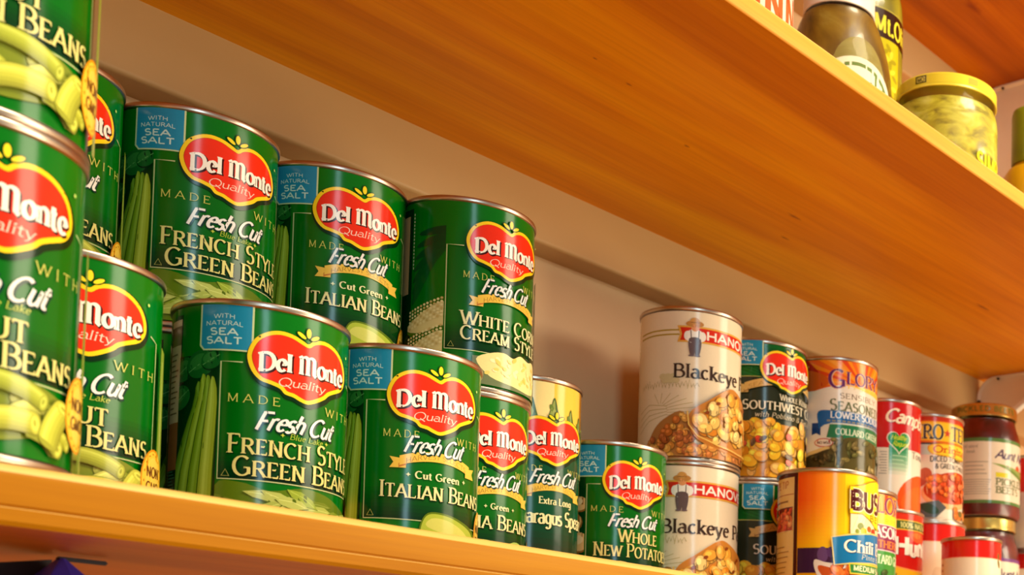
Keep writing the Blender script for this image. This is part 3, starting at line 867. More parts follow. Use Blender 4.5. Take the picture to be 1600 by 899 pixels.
def lab_glory():
    L = Label(37.2, 3.4, 110, (236, 222, 206))
    L.clip = (-75, 83.5, 60, 110); glory_top(L, 83)
    L.poly([(-75, 84), (-56, 83), (-42, 88), (-46, 100), (-56, 110), (-75, 110)], (186, 34, 20))
    L.smooth([(-60, 84), (-44, 85), (-36, 92), (-44, 98), (-58, 100)], (210, 90, 24))
    L.poly([(-30, 84), (40, 84), (40, 88), (10, 90), (-20, 89)], (250, 206, 90))
    L.clip = (-1e3, L.z0, 1e3, L.z1)
    L.smooth([(-75, 83), (-56, 82), (-36, 87), (-22, 89), (0, 86), (30, 84), (50, 84), (50, 76), (-75, 76)], (238, 222, 204))
    p = (104, 36, 104)
    sh = ((240, 190, 160), .8, .4, -.3)
    L.text('G', -36.8, -23.6, 86.4, 15.4, p, 'roman', shadow=sh); L.text('LORY', -22.0, 14.5, 90.2, 10.4, p, 'roman', track=.06, shadow=sh)
    L.text('FOODS', -16, 12, 86.2, 2.0, (224, 176, 30), 'sans', track=.5)
    L.text('SENSIBLY', -27.6, 11, 78.0, 4.4, (130, 102, 80), 'roman', track=.12)
    L.text('SEASONED', -35.6, 16.5, 67.8, 9.4, (104, 110, 74), 'roman', smallcaps=.8)
    L.poly([(-50.5, 57), (-43, 57), (-43, 46.5), (-46.5, 48.5), (-50.5, 47)], (24, 60, 120))
    L.smooth([(-45, 66.6), (-30, 67.4), (0, 67), (46, 66), (46, 55), (0, 57), (-36, 56.5), (-43.5, 52), (-45, 56)], (28, 96, 160))
    L.text('LOWER SODIUM', -35.0, 20, 61.4, 5.4, (236, 232, 232), 'romanb')
    for i in range(14): L.rect(-38+i*4.2, 58.2, -35+i*4.2, 59.8, (140, 136, 124))
    L.line([(-43, 53), (-34, 57), (0, 57.6), (44, 56)], .6, (226, 222, 206))
    L.poly([(-38, 45), (-35.5, 56), (0, 56.6), (46, 55), (46, 44), (0, 45)], (40, 118, 74))
    L.text('COLLARD GREENS', -30.6, 18, 47.8, 5.2, (222, 226, 196), 'romanb')
    L.ell(-40.2, 40.6, 7.8, 3.7, (196, 40, 26), 0, 20); L.ell(-40.2, 40.6, 7.1, 3.0, (236, 214, 196), 0, 20); L.text('NO MSG', -45.6, -34.8, 39.6, 2.1, (90, 60, 50), 'sansb')
    L.clip = (-62, 3.4, 50, 48)
    L.smooth([(-60, 28), (-46, 35), (-34, 37), (-30, 24), (-40, 4), (-62, 4)], (226, 190, 120)); L.smooth([(-58, 26), (-46, 32), (-32, 35), (-26, 20), (-36, 3), (-62, 3)], (60, 50, 22))
    L.smooth([(-36, 34), (-26, 44), (-8, 47), (16, 44), (40, 40), (44, 4), (-40, 4)], (90, 76, 34))
    L.blobs(90, (-40, 3, 44, 44), 3.6, 1.7, [(132, 112, 56), (100, 92, 40), (150, 128, 76), (74, 70, 30), (116, 96, 50)], 31)
    L.blobs(26, (-58, 3, -34, 30), 2.6, 1.4, [(84, 64, 28), (60, 52, 22), (112, 86, 40)], 32)
    L.clip = (-1e3, L.z0, 1e3, L.z1)
    return L.build()

def lab_mustard():
    L = Label(37.2, 3.4, 110, (236, 222, 206))
    L.clip = (-75, 92, 60, 110); glory_top(L, 92); L.clip = (-1e3, L.z0, 1e3, L.z1)
    L.rect(-60, 85.5, 50, 94, (248, 206, 50))
    p = (120, 44, 90); sh = ((250, 190, 120), .7, .3, -.3)
    L.text('G', -31, -15, 92, 16, p, 'roman', shadow=sh); L.text('LORY', -13, 33, 95.0, 13, p, 'roman', track=.06, shadow=sh)
    L.text('FOODS', -16, 14, 88.4, 2.2, (200, 150, 30), 'sans', track=.5)
    L.rect(-60, 65, 50, 85.5, (134, 40, 76)); L.line([(-60, 85.5), (50, 85.5)], .6, (226, 190, 200)); L.line([(-60, 65), (50, 65)], .6, (226, 190, 200))
    L.text('SEASONED', -28, 33, 75.4, 8.6, (240, 220, 214), 'romanb', track=.05); L.text('SOUTHERN', -29, 20, 67.0, 5.8, (226, 130, 50), 'romanb')
    L.rect(-60, 44, 50, 64.4, (60, 140, 50)); L.text('MUSTARD GREENS', -26, 36, 54, 7.2, (226, 236, 196), 'romanb')
    L.rect(-60, 3.4, 50, 44, (84, 84, 30)); L.blobs(60, (-40, 3, 40, 48), 4, 2.4, [(84, 104, 40), (104, 110, 60), (60, 80, 30), (130, 120, 70)], 35)
    return L.build()

def lab_bush():
    L = Label(37.2, 3.4, 110.2, (252, 190, 20))
    for j in range(20):
        z0, z1 = 53+j*2.87, 53+(j+1)*2.87
        q = min(1, j/12)
        a = (248, 178-96*q, 12); b = (254, 204-26*q, 14)
        L.grad(-56, z0, -20, min(z1, 110.2), a, b, 15, True); L.layer -= 1
    L.grad(-20, 3.4, 56, 110.2, (254, 206, 20), (255, 204, 16), 2)
    L.rect(-116, 3.4, -56.2, 110.2, (80, 24, 16)); L.rect(-100, 3.4, -59.6, 106.5, (238, 206, 130))
    L.text('RECIPE TIP', -96, -66, 98.6, 5.4, (190, 110, 30), 'sansb'); L.rect(-100, 93.4, -60, 94.2, (190, 120, 60)); L.rect(-92, 88, -66, 89.4, (150, 110, 60))
    L.rect(-88, 66.5, -60.6, 84.5, (110, 40, 16)); L.rect(-88, 67, -60.6, 72, (190, 60, 30)); L.ell(-72, 74, 11, 7.4, (226, 110, 50)); L.blobs(24, (-84, 68, -62, 82), 2.4, 1.6, [(226, 90, 40), (240, 150, 80), (206, 60, 30)], 41); L.line([(-88, 84.5), (-60.6, 84.5), (-60.6, 66.5), (-88, 66.5)], .5, (244, 214, 150))
    for i in range(8): L.rect(-96, 28+i*3.8, -64-(i*5 % 6), 28.7+i*3.8, (170, 130, 70))
    L.rect(-55.4, 34.6, -14, 53, (60, 20, 62)); L.ell(-36, 48, 4, 6, (96, 60, 110)); L.ell(-30, 50, 3, 4, (84, 46, 100))
    # crock of beans
    L.clip = (-44, 3.4, 60, 46)
    L.smooth([(-42, 44), (-38, 30), (-20, 12), (10, 4), (50, 4), (50, 50), (0, 44), (-30, 42)], (226, 214, 200)); L.smooth([(-39, 40), (-34, 30), (-16, 15), (10, 8), (50, 8), (50, 50), (0, 43), (-24, 38)], (196, 80, 24))
    L.blobs(40, (-30, 8, 48, 42), 5, 3.2, [(214, 96, 30), (232, 124, 50), (190, 70, 24)], 43, inside=lambda x, y: y > 10-x*.5)
    L.clip = (-1e3, L.z0, 1e3, L.z1)
    L.rect(-16, 63, 44, 80, (244, 226, 180))
    for i in range(12): L.line([(-16+i*3, 64), (-10+i*3, 78)], .25, (226, 196, 110))
    for x, z, r, c in ((-7, 71, 3, (120, 130, 20)), (-4, 67.5, 3.2, (226, 180, 20)), (2, 70, 2.6, (220, 90, 30)), (8, 68, 3.6, (206, 50, 20)), (12, 73, 3, (110, 130, 30)), (-10, 67, 2, (140, 150, 40))): L.ell(x, z, r, r*.9, c)
    P = [(-17.6, 100.2), (-11, 101.4), (-6, 102.6), (2, 106), (12, 108.4), (22, 108.2), (32, 106), (40, 102.6), (48, 100.6), (48, 80), (40, 78.6), (34, 74), (20, 70.5), (10, 72), (2, 76.5), (-6, 80), (-17.2, 79.4)]
    L.poly(P, (150, 110, 10)); L.poly(inset(P, .9), (253, 214, 30))
    L.text("BUSH'S", -15.8, 44, 83.2, 14.2, (84, 26, 26), 'sansx', track=.07, shadow=((250, 236, 190), 1.4, 0, 0)); L.text('BEST', 3, 28, 76.2, 4.6, (120, 70, 10), 'slab', track=.3)
    Q = [(-30.4, 61.4), (-16, 64.6), (4, 67.4), (26, 68.4), (50, 66), (58, 64), (56, 42), (30, 44.5), (6, 44), (-14, 42.2), (-28.0, 40.4)]
    L.poly(Q, (230, 200, 110)); L.poly(inset(Q, 1.1), (20, 112, 168))
    L.text('Chili Beans', -20.4, 50, 51.6, 9.0, (246, 236, 214), 'romanb', slope=.6, track=.04, shadow=((10, 50, 100), .6, .4, -.4)); L.text('Pinto Beans', -6, 32, 46.6, 3.8, (226, 220, 190), 'italic')
    L.poly([(-17, 43), (50, 45), (50, 35.8), (-16, 34.8)], (232, 200, 60)); L.poly([(-16, 42), (50, 44), (50, 36.8), (-15.2, 35.8)], (52, 130, 56)); L.text('MEDIUM SAUCE', -13, 32, 37.6, 3.9, (240, 236, 190), 'sansb')
    return L.build()

def heart(cx, cz, w, h):
    pts = []
    for i in range(28):
        t = 2*math.pi*i/28
        pts.append((cx+w*(math.sin(t)**3), cz+h*(13*math.cos(t)-5*math.cos(2*t)-2*math.cos(3*t)-math.cos(4*t))/16))
    return pts

def lab_tomato_soup():
    L = Label(32.5, 3.2, 98.8, (240, 222, 200))
    L.rect(-103, 57.5, 103, 98.8, (200, 22, 24))
    L.text("Campbell's", -31.5, 33, 79.2, 11.6, (246, 224, 196), 'script', slope=-2.2, track=.0, shadow=((120, 14, 16), .4, .4, -.4))
    L.grad(-27, 34, -7.9, 60, (236, 222, 200), (24, 134, 76), 8)
    L.poly(heart(-17.6, 63.6, 11.6, 11.4), (236, 226, 206)); L.poly(heart(-17.6, 63.8, 10.6, 10.2), (28, 140, 62))
    L.text('Healthy', -25.6, -10.8, 65.0, 4.4, (222, 226, 50), 'scriptb', track=.02); L.text('Request', -24, -8, 59.4, 4.4, (222, 226, 50), 'scriptb', track=.02)
    for i in range(4): L.rect(-24, 50.4-i*3.6, -10-(i*3 % 4), 51.2-i*3.6, (190, 220, 180))
    L.text('Tomato', -3.6, 26, 50.6, 6.0, (92, 78, 66), 'roman')
    for i in range(9): L.rect(-36+(i*5 % 3), 34+i*2.4, -28.6, 34.9+i*2.4, (176, 160, 144))
    L.ell(14, 12, 33, 25, (240, 84, 20), 0, 30); L.ell(14, 9, 29, 18, (246, 100, 26), 0, 30)
    return L.build()

def lab_tomato_sauce():
    L = Label(33.5, 3.2, 109.8, (206, 30, 22))
    L.rect(-105, 104, 105, 109.8, (214, 50, 24)); L.rect(-105, 94.6, 105, 103.6, (226, 180, 60)); L.rect(-105, 95.6, 105, 102.6, (70, 92, 36))
    L.text('100% NATURAL', -18.5, 26, 96.8, 4.6, (226, 214, 130), 'romanb'); L.ell(3, 90, 11, 5, (226, 80, 30), 0, 20); L.ell(1, 91, 6, 2.6, (236, 120, 50), 0, 14)
    L.text("Hunt's", -24, 31, 73, 15.4, (248, 232, 214), 'sansx', track=.05, shadow=((120, 14, 12), .8, .5, -.5))
    n = 16
    arcp = [(-50+100*i/n, 60+12*((-50+100*i/n)/50.0)**2) for i in range(n+1)]
    L.poly(arcp+[(50, 3.2), (-50, 3.2)], (240, 176, 30)); L.line(arcp, 1.2, (246, 150, 70))
    L.text('Tomato Sauce', -26, 30, 48, 8.4, (90, 60, 20), 'romanb')
    return L.build()

def lab_diced():
    L = Label(32.2, 3.2, 97.6, (238, 214, 190))
    L.rect(-101, 92, 101, 97.6, (196, 52, 24)); L.rect(-101, 74.4, 101, 93.2, (246, 190, 40)); L.rect(-101, 73.2, 101, 75.2, (226, 110, 30)); L.rect(-101, 71.6, 101, 73.2, (50, 44, 60))
    L.line([(-101, 93.2), (101, 93.2)], .9, (226, 110, 30))
    k = (58, 40, 54)
    L.text('RO', -36.4, -18, 76.6, 13.6, k, 'slab', track=.08, shadow=((240, 224, 150), .7, 0, 0)); L.star(-13.4, 82.8, 4.3, (206, 70, 40)); L.text('TEL', -8.6, 16, 76.6, 13.6, k, 'slab', track=.1, shadow=((240, 224, 150), .7, 0, 0))
    L.rect(-40, 62, -30, 71.6, (196, 214, 196))
    L.smooth([(-32, 66), (-31, 71), (-20, 73), (0, 73.6), (18, 73), (22, 68), (18, 63), (8, 60), (0, 58.6), (-10, 61), (-26, 62)], (226, 150, 20)); L.smooth([(-31, 66), (-30, 70.4), (-20, 72.2), (0, 72.8), (17, 72), (20, 68), (17, 64), (7, 61), (0, 59.8), (-10, 62), (-26, 63)], (250, 206, 50))
    L.text('Original', -27, 17, 64.2, 6.4, (206, 50, 24), 'slab', curve=.6)
    L.text('DICED TOMATOES', -30, 19, 55.6, 5.0, (50, 42, 40), 'sansb', curve=1.0); L.text('& GREEN CHILIES', -25, 15, 49.4, 4.6, (50, 42, 40), 'sansb', curve=.8)
    L.clip = (-40, 3.4, 40, 50)
    L.ell(-40, 40, 8, 8, (190, 70, 50)); L.ell(-34, 44, 6, 6, (206, 90, 60))
    L.ell(-4, 30, 34, 17, (240, 170, 110), 8, 30); L.ell(-4, 33, 32, 15, (196, 60, 20), 8, 30); L.blobs(60, (-32, 24, 26, 46), 3, 2.4, [(226, 90, 30), (214, 70, 24), (240, 120, 40), (226, 110, 60)], 51, inside=lambda x, y: ((x+4)/30)**2+((y-33.5)/13)**2 < 1)
    L.poly([(-40, 16), (-22, 20), (-14, 14), (-24, 4), (-40, 4)], (90, 90, 90)); L.ell(-30, 12, 9, 4.5, (50, 70, 50), -20); L.blobs(10, (-10, 6, 22, 15), 4, 3, [(232, 140, 60), (214, 110, 40), (226, 160, 90)], 52); L.ell(4, 10, 4, 3, (110, 90, 40))
    L.clip = (-1e3, L.z0, 1e3, L.z1)
    return L.build()

def lab_redtop(r, z1, zs, small=False):
    L = Label(r, 3.0, z1, (238, 218, 190))
    L.rect(-math.pi*r, zs, math.pi*r, z1, (214, 28, 18))
    L.line([(-math.pi*r, zs), (math.pi*r, zs)], .7, (246, 190, 150))
    x = 2.5 if small else 2
    L.ell(x, zs+3, 1.7 if small else 4, 3 if small else 5, (86, 80, 30)); L.ell(x+.8, zs-3.5, 2, 4, (110, 96, 40), 20)
    if small:
        for i in range(4): L.rect(-60, zs-6-i*5, -57, zs-4-i*5, (150, 104, 60))
    else:
        L.smooth([(-34, 3), (-30, 60), (-24, 70), (-18, 60), (-16, 3)], (226, 200, 170))
        for i in range(9): L.rect(-56, 30+i*5, -38-(i*7 % 8), 31+i*5, (150, 120, 100))
        for i in range(9): L.rect(14, 20+i*5, 34-(i*7 % 8), 21+i*5, (150, 120, 100))
    return L.build()

def lab_beets(z0, z1, r, purple=False):
    L = Label(r, z0, z1, (236, 218, 190))
    e = (122, 70, 130) if purple else (92, 128, 66)
    L.rect(-120, z1-3.6, 120, z1, e); L.rect(-120, z0, 120, z0+3.2, e)
    o = z1-79
    L.text('All natural', -60, -45, 69+o, 3.2, (116, 112, 90), 'italic'); L.text('fresh', -57, -48, 63.5+o, 3.2, (116, 112, 90), 'italic')
    for i in range(4): L.rect(-58, 54-i*4+o, -34-(i*5 % 7), 54.8-i*4+o, (160, 150, 130))
    for i in range(7): L.rect(-60, 36-i*2.4+o, -31-(i*5 % 4), 36.7-i*2.4+o, (170, 158, 138))
    L.text("Aunt Nellie's", -27, 38, 58.2+o, 9.4, (86, 66, 96), 'script', slope=-.5, track=.02)
    L.poly([(-31, 53.5), (-20, 53), (-8, 51.5), (4, 50), (16, 50), (34, 51), (34, 37), (14, 39), (0, 43), (-14, 48.5)], (146, 164, 84)); L.poly([(-24, 52), (-6, 48.5), (16, 43), (34, 41), (34, 37), (14, 39), (0, 43), (-14, 48.5)], (112, 138, 62)); L.poly([(0, 49.5), (1, 53), (5, 55), (9, 53), (9.5, 49)], (206, 90, 50)); L.ell(-12, 51, 1, 1.6, (110, 100, 60))
    L.rect(-26, 39.6+o, -12, 44.5+o, (222, 206, 50))
    g = (112, 118, 76)
    L.text('PICKLED', -25.6, 16, 31.6+o, 7.0, g, 'slab', track=.08); L.text('BEETS', -25.6, 5, 23.4+o, 6.8, g, 'slab', track=.08)
    L.clip = (18, z0+4, 60, 45+o); L.blobs(22, (20, 16, 50, 42), 5, 4, [(150, 20, 30), (176, 40, 50), (120, 10, 24)], 61); L.clip = (-1e3, z0, 1e3, z1)
    return L.build()

# ------------------------------------------------------------------ cans and jars
Z0 = 85.95
def rim_profile(r, z, top):
    """double seam: z = outer end face height"""
    s = -1 if top else 1
    return [(r-.2, z+s*3.4), (r+.15, z+s*3.1), (r+.75, z+s*2.9), (r+.95, z+s*2.2), (r+.95, z+s*.8), (r+.7, z+s*.15), (r+.3, z), (r-.4, z+s*.1), (r-.9, z+s*.8), (r-1.1, z+s*3.2)]

CANMESH = {}
def can_meshes(r, h):
    k = (r, h)
    if k not in CANMESH:
        bm = lathe([(0, 3.6), (r-1.05, 3.2), (r-.9, 4.2), (r-.45, 3.4), (r-.12, 4.0), (r-.12, h-4.0), (r-.45, h-3.4), (r-.9, h-4.2), (r-1.05, h-3.2), (r-5, h-3.8), (0, h-3.8)], 96)
        me = bpy.data.meshes.new('can_body'); bmesh.ops.recalc_face_normals(bm, faces=bm.faces); bm.to_mesh(me); bm.free()
        for p in me.polygons: p.use_smooth = True
        me.set_sharp_from_angle(angle=math.radians(35)); me.materials.append(M_TIN_D)
        out = [me]
        for z, top in ((h, True), (0.0, False)):
            P = rim_profile(r, z, top)
            bm = lathe(P if not top else P[::-1], 96)
            m2 = bpy.data.meshes.new('rim'); bmesh.ops.recalc_face_normals(bm, faces=bm.faces); bm.to_mesh(m2); bm.free()
            for p in m2.polygons: p.use_smooth = True
            m2.materials.append(M_TIN); out.append(m2)
        CANMESH[k] = out
    return CANMESH[k]

LAB = {}
def make_can(key, r, h, labfn, X_, Y_, zb, smm, label, group=None):
    """smm: how far (mm, round the can) the label artwork is turned"""
    t = thing('food_can', label, 'can', (X_*MM, Y_*MM, zb*MM), smm/r, group)
    b, rt, rb = can_meshes(r, h)
    link('can_body', b, None, t); link('rim', rt, None, t); link('rim', rb, None, t)
    if key not in LAB: LAB[key] = labfn()
    link('label', LAB[key], None, t)
    return t

cans = [
 # key, r, h, fn, X, Y, zbase, turn, label, group
 ('cut', 37.2, 112.5, lab_cut, 193.9, 534.5, 0, .7, 'nearest can of cut green beans, far left, lower of its stack at the shelf edge', None),
 ('cut', 37.2, 112.5, lab_cut, 193.9, 534.5, 112.5, .7, 'can of cut green beans in the top left corner, stacked on the nearest can', None),
 ('cut', 37.2, 112.5, lab_cut, 273.7, 641.3, 0, -5.8, 'can of cut green beans on the shelf, between the nearest stack and French style beans', None),
 ('cut', 37.2, 112.5, lab_cut, 288, 715.5, 112.5, 0, 'upper back row green can mostly hidden behind the nearest stack, sliver of red badge', None),
 ('cut', 37.2, 112.5, lab_cut, 286, 717, 0, 0, 'back row green can at shelf level, behind the second front can of cut green beans', None),
 ('french', 37.2, 112.5, lab_french, 359.2, 638.2, 0, 0, 'green can of French style green beans standing on the shelf in the front row', None),
 ('french', 37.2, 112.5, lab_french, 363.5, 714.1, 112.5, .4, 'green can of French style green beans in the upper back row', None),
 ('cut', 37.2, 112.5, lab_cut, 363.2, 714.6, 0, 30, 'dark strip of a green can left behind the front French style can', None),
 ('italian', 37.2, 112.5, lab_italian, 436.5, 638.6, 0, -6, 'green can of Italian beans standing on the shelf in the front row', None),
 ('italian', 37.2, 112.5, lab_italian, 439.3, 714.4, 112.5, -5.8, 'green can of Italian beans in the upper back row', None),
 ('cut', 37.2, 112.5, lab_cut, 440.7, 714.8, 0, 0, 'back row green can at shelf level, directly under the upper can of Italian beans', None),
 ('corn', 37.2, 112.5, lab_corn, 507, 685.7, 112.5, 0, 'green can of cream style white corn standing on the lima bean can', None),
 ('lima', 37.2, 112.5, lab_lima, 507, 685.7, 0, -1, 'green can of lima beans under the white corn can', None),
 ('asparagus', 32.6, 142, lab_asparagus, 574.5, 711, 0, -4.8, 'tall slim yellow and green can of asparagus spears', None),
 ('potato', 37.2, 113.3, lab_potato, 647, 712.4, 0, -8, 'green can of whole new potatoes standing alone beside the asparagus', None),
 ('hanover', 37.2, 114, lab_hanover, 724, 714.5, 0, -6.6, 'cream can of blackeye peas, lower one of the pair, on the shelf', None),
 ('hanover', 37.2, 114, lab_hanover, 724, 714.5, 114, 0, 'cream can of blackeye peas, upper one of the pair', None),
 ('southwest', 37.2, 113, lab_southwest, 800.5, 715, 0, 4.3, 'lower dark green can of southwest corn, between blackeye peas and yellow chili beans', None),
 ('southwest', 37.2, 111.5, lab_southwest, 800.5, 715, 113, -5.7, 'dark green can of southwest corn, upper one, beside the upper blackeye peas', None),
 ('glory', 37.2, 112.5, lab_glory, 872, 696, 114.2, 0, 'orange and white can of collard greens in the upper row', None),
 ('mustard', 37.2, 113.9, lab_mustard, 858, 664, 0, 0, 'orange and purple can of mustard greens peeking out behind yellow chili beans', None),
 ('bush', 37.2, 112.5, lab_bush, 786.8, 631.6, 0, 0, 'yellow and orange can of chili beans at the front of the shelf', None),
 ('soup', 32.5, 101.5, lab_tomato_soup, 958, 704, 112.5, 0, 'red and white tomato soup can with a green heart', None),
 ('sauce', 33.5, 112.5, lab_tomato_sauce, 943, 691, 0, 0, 'red tomato can with a green band, under the tomato soup can', None),
 ('diced', 32.2, 100.6, lab_diced, 1018, 697, 112.5, 0, 'yellow topped can of diced tomatoes with green chilies', None),
 ('redtop', 33.5, 112.5, lambda: lab_redtop(33.5, 109.6, 93.3), 1013, 692, 0, 0, 'red topped cream can under the diced tomatoes can', None),
 ('paste', 26.2, 87.6, lambda: lab_redtop(26.2, 84.6, 69.4, True), 969, 617, 0, 0, 'small red topped cream can at the front, bottom right', None),
 ('redtop', 33.5, 112.5, lambda: lab_redtop(33.5, 109.6, 93.3), 1224, 700, 0, 20, 'lower red topped can at the right edge, behind the beet jars', None),
 ('redtop2', 33.5, 101.5, lambda: lab_redtop(33.5, 98.6, 62), 1224, 700, 112.5, 20, 'upper red and cream can at the right edge, behind the beet jars', None),
]
GR = {'cut': 'cans of cut green beans', 'french': 'cans of French style green beans', 'italian': 'cans of Italian beans',
      'hanover': 'cans of blackeye peas', 'southwest': 'cans of southwest corn', 'redtop': 'red topped cream cans', 'redtop2': 'red topped cream cans', 'paste': 'red topped cream cans'}
for c in cans:
    make_can(*c[:9], GR.get(c[0]))

# ---- jars
def jar(name, label, X_, Y_, zb, turn, r, prof, fill_top, fill_mat, lid, lid_mat, lid_name='lid', cat='jar', gap=1.0):
    """prof: outer glass profile [(r, z)]; lid: (r, z0, z1)"""
    t = thing(name, label, cat, (X_*MM, Y_*MM, zb*MM), turn/r)
    bm_obj('glass', lathe([(0, 1.2)]+prof+[(prof[-1][0]-2, prof[-1][1]), (prof[-1][0]-2.2, prof[-1][1]-4)], 72), M_GLASS, t, True, sharp=50)
    inner = [(max(0, a-gap), max(b, 1.5)+(.6 if i == 0 else 0)) for i, (a, b) in enumerate(prof) if b <= fill_top]
    bm_obj('contents', lathe([(0, inner[0][1])]+inner+[(inner[-1][0], fill_top), (0, fill_top)], 72), fill_mat, t, True, sharp=50)
    lr, l0, l1 = lid
    P = [(lr-1.6, l0+.8), (lr-.4, l0), (lr+.3, l0+.4), (lr+.3, l0+1.4), (lr, l0+2.0), (lr, l1-2.2), (lr-.4, l1-.9), (lr-1.6, l1), (lr-5, l1), (lr-6, l1-.7), (0, l1-.7)]
    lo = bm_obj(lid_name, lathe(P, 72), lid_mat, t, True, sharp=40)
    return t, lo

M_BEET = mottled('pickled_beets', [(44, 2, 4), (104, 4, 8), (140, 16, 16)], 26, stretch=(1, 1, .5))
M_PEPPER = mottled('banana_peppers', [(110, 92, 16), (190, 170, 34), (222, 208, 60), (236, 224, 110)], 52, stretch=(1, 1, 2.0))
M_PICKLE = mottled('pickles_in_brine', [(64, 42, 6), (112, 80, 14), (140, 108, 30), (170, 148, 70)], 30, stretch=(1, 1, .8))
M_SPEAR = mottled('pickle_spears', [(104, 92, 8), (156, 140, 20), (186, 170, 40)], 18, stretch=(2.4, 2.4, .3))

class Bare(Label):
    def __init__(self, r, z0, z1):
        self.r, self.z0, self.z1 = r, z0, z1
        self.slab = 2*math.pi*r/self.NS
        self.v, self.f, self.c = [], [], []
        self.layer = 3
        self.clip = (-1e3, z0, 1e3, z1)

def beet_profile(h, r):
    return [(r-5, 0), (r-1.5, .8), (r, 4), (r, h-38), (r-.6, h-33), (r-2.6, h-26), (r-4.6, h-20), (r-5.6, h-16), (r-5.8, h-9)]
t, lo = jar('beet_jar', 'upper jar of pickled beets with green edged label and gold lid', 1149, 718, 139, 0, 38, beet_profile(116, 38), 101, M_BEET, (34.2, 103, 116), M_GOLDLID)
link('label', lab_beets(12.7, 79, 38.2), None, t)
L = Bare(34.4, 103, 116)
L.text('PICKLED BEETS', -66, 2, 107.4, 5.2, (120, 110, 40), 'sansb', track=.2)
me = L.build('lid_print'); link('lid_print', me, None, lo)
t, lo = jar('beet_jar', 'lower jar of beets with purple edged label, under the other beet jar', 1149, 718, 0, 0, 38, beet_profile(139, 38), 124, M_BEET, (34.2, 126, 139), M_GOLDLID)
link('label', lab_beets(20, 97, 38.2, True), None, t)

UZ = 327.55
# big pickle jar with white cap on the upper shelf
prof = [(34, 0), (40, 1), (41.6, 6), (41.6, 80), (40.5, 95), (38.2, 108), (35, 120), (31.4, 131), (28, 139), (26.4, 143), (26.4, 150)]
t, lo = jar('pickle_jar', 'large pickle jar with a white cap at the edge of the upper shelf', 785, 627, UZ, 0, 41.6, prof, 140, M_PICKLE, (27.4, 141.5, 176), M_WHITELID, 'cap', gap=3.2)
L = Bare(41.8, 10, 95)
for q, c in ((1.0, (238, 226, 196)), (.88, (112, 130, 70)), (.8, (236, 226, 200))):
    L.ell(-22, 57.5, 38*q, 36*q, c, 0, 40)
L.text('DILL', -38, -6, 66, 9, (50, 44, 30), 'romanb', curve=3)
link('label', L.build(), None, t)
# a pale spear of pickle pressed against the glass
bm = bmesh.new()
bmesh.ops.create_uvsphere(bm, u_segments=32, v_segments=18, radius=1.0)
for v in bm.verts:
    x, y, z = v.co
    u, w_ = x*26, z*27
    an = math.radians(-28); u, w_ = u*math.cos(an)-w_*math.sin(an)-17, u*math.sin(an)+w_*math.cos(an)+86
    rr = min(37.4, 37.4-max(0, w_-84)*.13)-y*3.4
    v.co = Vector((rr*math.sin(u/40)*MM, -rr*math.cos(u/40)*MM, w_*MM))
M_SLICE = mottled('pickle_slice', [(74, 56, 6), (140, 118, 40), (156, 138, 66), (166, 148, 84)], 22, stretch=(1, 1, 2.6), rough=.6, coat=.0)
sp = bm_obj('pickle', bm, M_SLICE, t, True)

# tall jar of spears with black and yellow label
prof = [(30, 0), (35, 1), (36.8, 5), (36.8, 198), (36.2, 208), (34.4, 219), (31.5, 229), (30, 236), (29, 240), (29, 250)]
t, lo = jar('pickle_jar', 'tall narrow pickle jar with a black and yellow label, behind the white capped jar', 874, 676, UZ, 0, 36.8, prof, 236, M_SPEAR, (30.5, 242, 258), M_YELLID)
L = Bare(37.0, 60, 196)
L.rect(-60, 168, 60, 193, (58, 26, 10)); L.line([(-60, 193), (60, 193)], .9, (196, 176, 70)); L.rect(-16, 60, 6, 168, (206, 186, 20))
L.text('Mt.Olive', -21, 31, 172.5, 15, (240, 220, 60), 'sansb', track=.1)
for i in range(26): L.ell(-14+(i*7 % 18), 70+(i*29 % 92), 2, 4, ((226, 208, 50), (170, 150, 20))[i % 2], i*40)
link('label', L.build(), None, t)

# wide jar of peppers with yellow lid
prof = [(36, 0), (41, 1), (43, 5), (43, 92), (42.4, 99), (41, 103), (40.4, 106), (40.4, 118)]
t, lo = jar('pepper_jar', 'wide jar of pale yellow peppers with a yellow lid on the upper shelf', 895, 600, UZ, 0, 43, prof, 104, M_PEPPER, (42, 111, 122.6), M_YELLID)
L = Bare(43.3, 10, 92)
L.text('SIMPLY', -15, 34, 47, 14.5, (250, 236, 40), 'sansb', shadow=((120, 100, 10), .9, .4, -.4))
link('label', L.build(), None, t)
L = Label(42.1, 113.2, 120.9, (240, 214, 60))
L.rect(-68, 114.2, -58, 120.4, (70, 60, 20)); L.rect(-66.8, 115.2, -59.2, 119.4, (226, 206, 90)); L.text('MO', -66, -60, 115.6, 3.2, (70, 60, 20), 'sansb')
L.rect(-23, 114.6, -14, 120, (206, 180, 70))
link('lid_print', L.build('lid_print'), None, lo)

# white tub with red lettering, far left of the visible upper shelf
t = thing('food_tub', 'white container with orange red lettering, top centre, at the edge of the upper shelf', 'container', (660*MM, 610*MM, UZ*MM))
M_TUB = plain('white_plastic', (226, 206, 188), rough=.4, noise=.03)
bm_obj('tub_body', lathe([(0, 0), (31, 0), (33, 2), (33.4, 6), (33.4, 140), (32, 147), (27, 152), (26, 153), (26, 158), (0, 158)], 72), M_TUB, t, True, sharp=40)
L = Label(33.5, 12, 138, (240, 220, 196))
for i in range(3): L.text('HNNN', -50, 20, 28+i*34, 28, (228, 96, 44), 'sansb', track=.2)
L.v = [v for v in L.v]
link('label', L.build(), None, t)

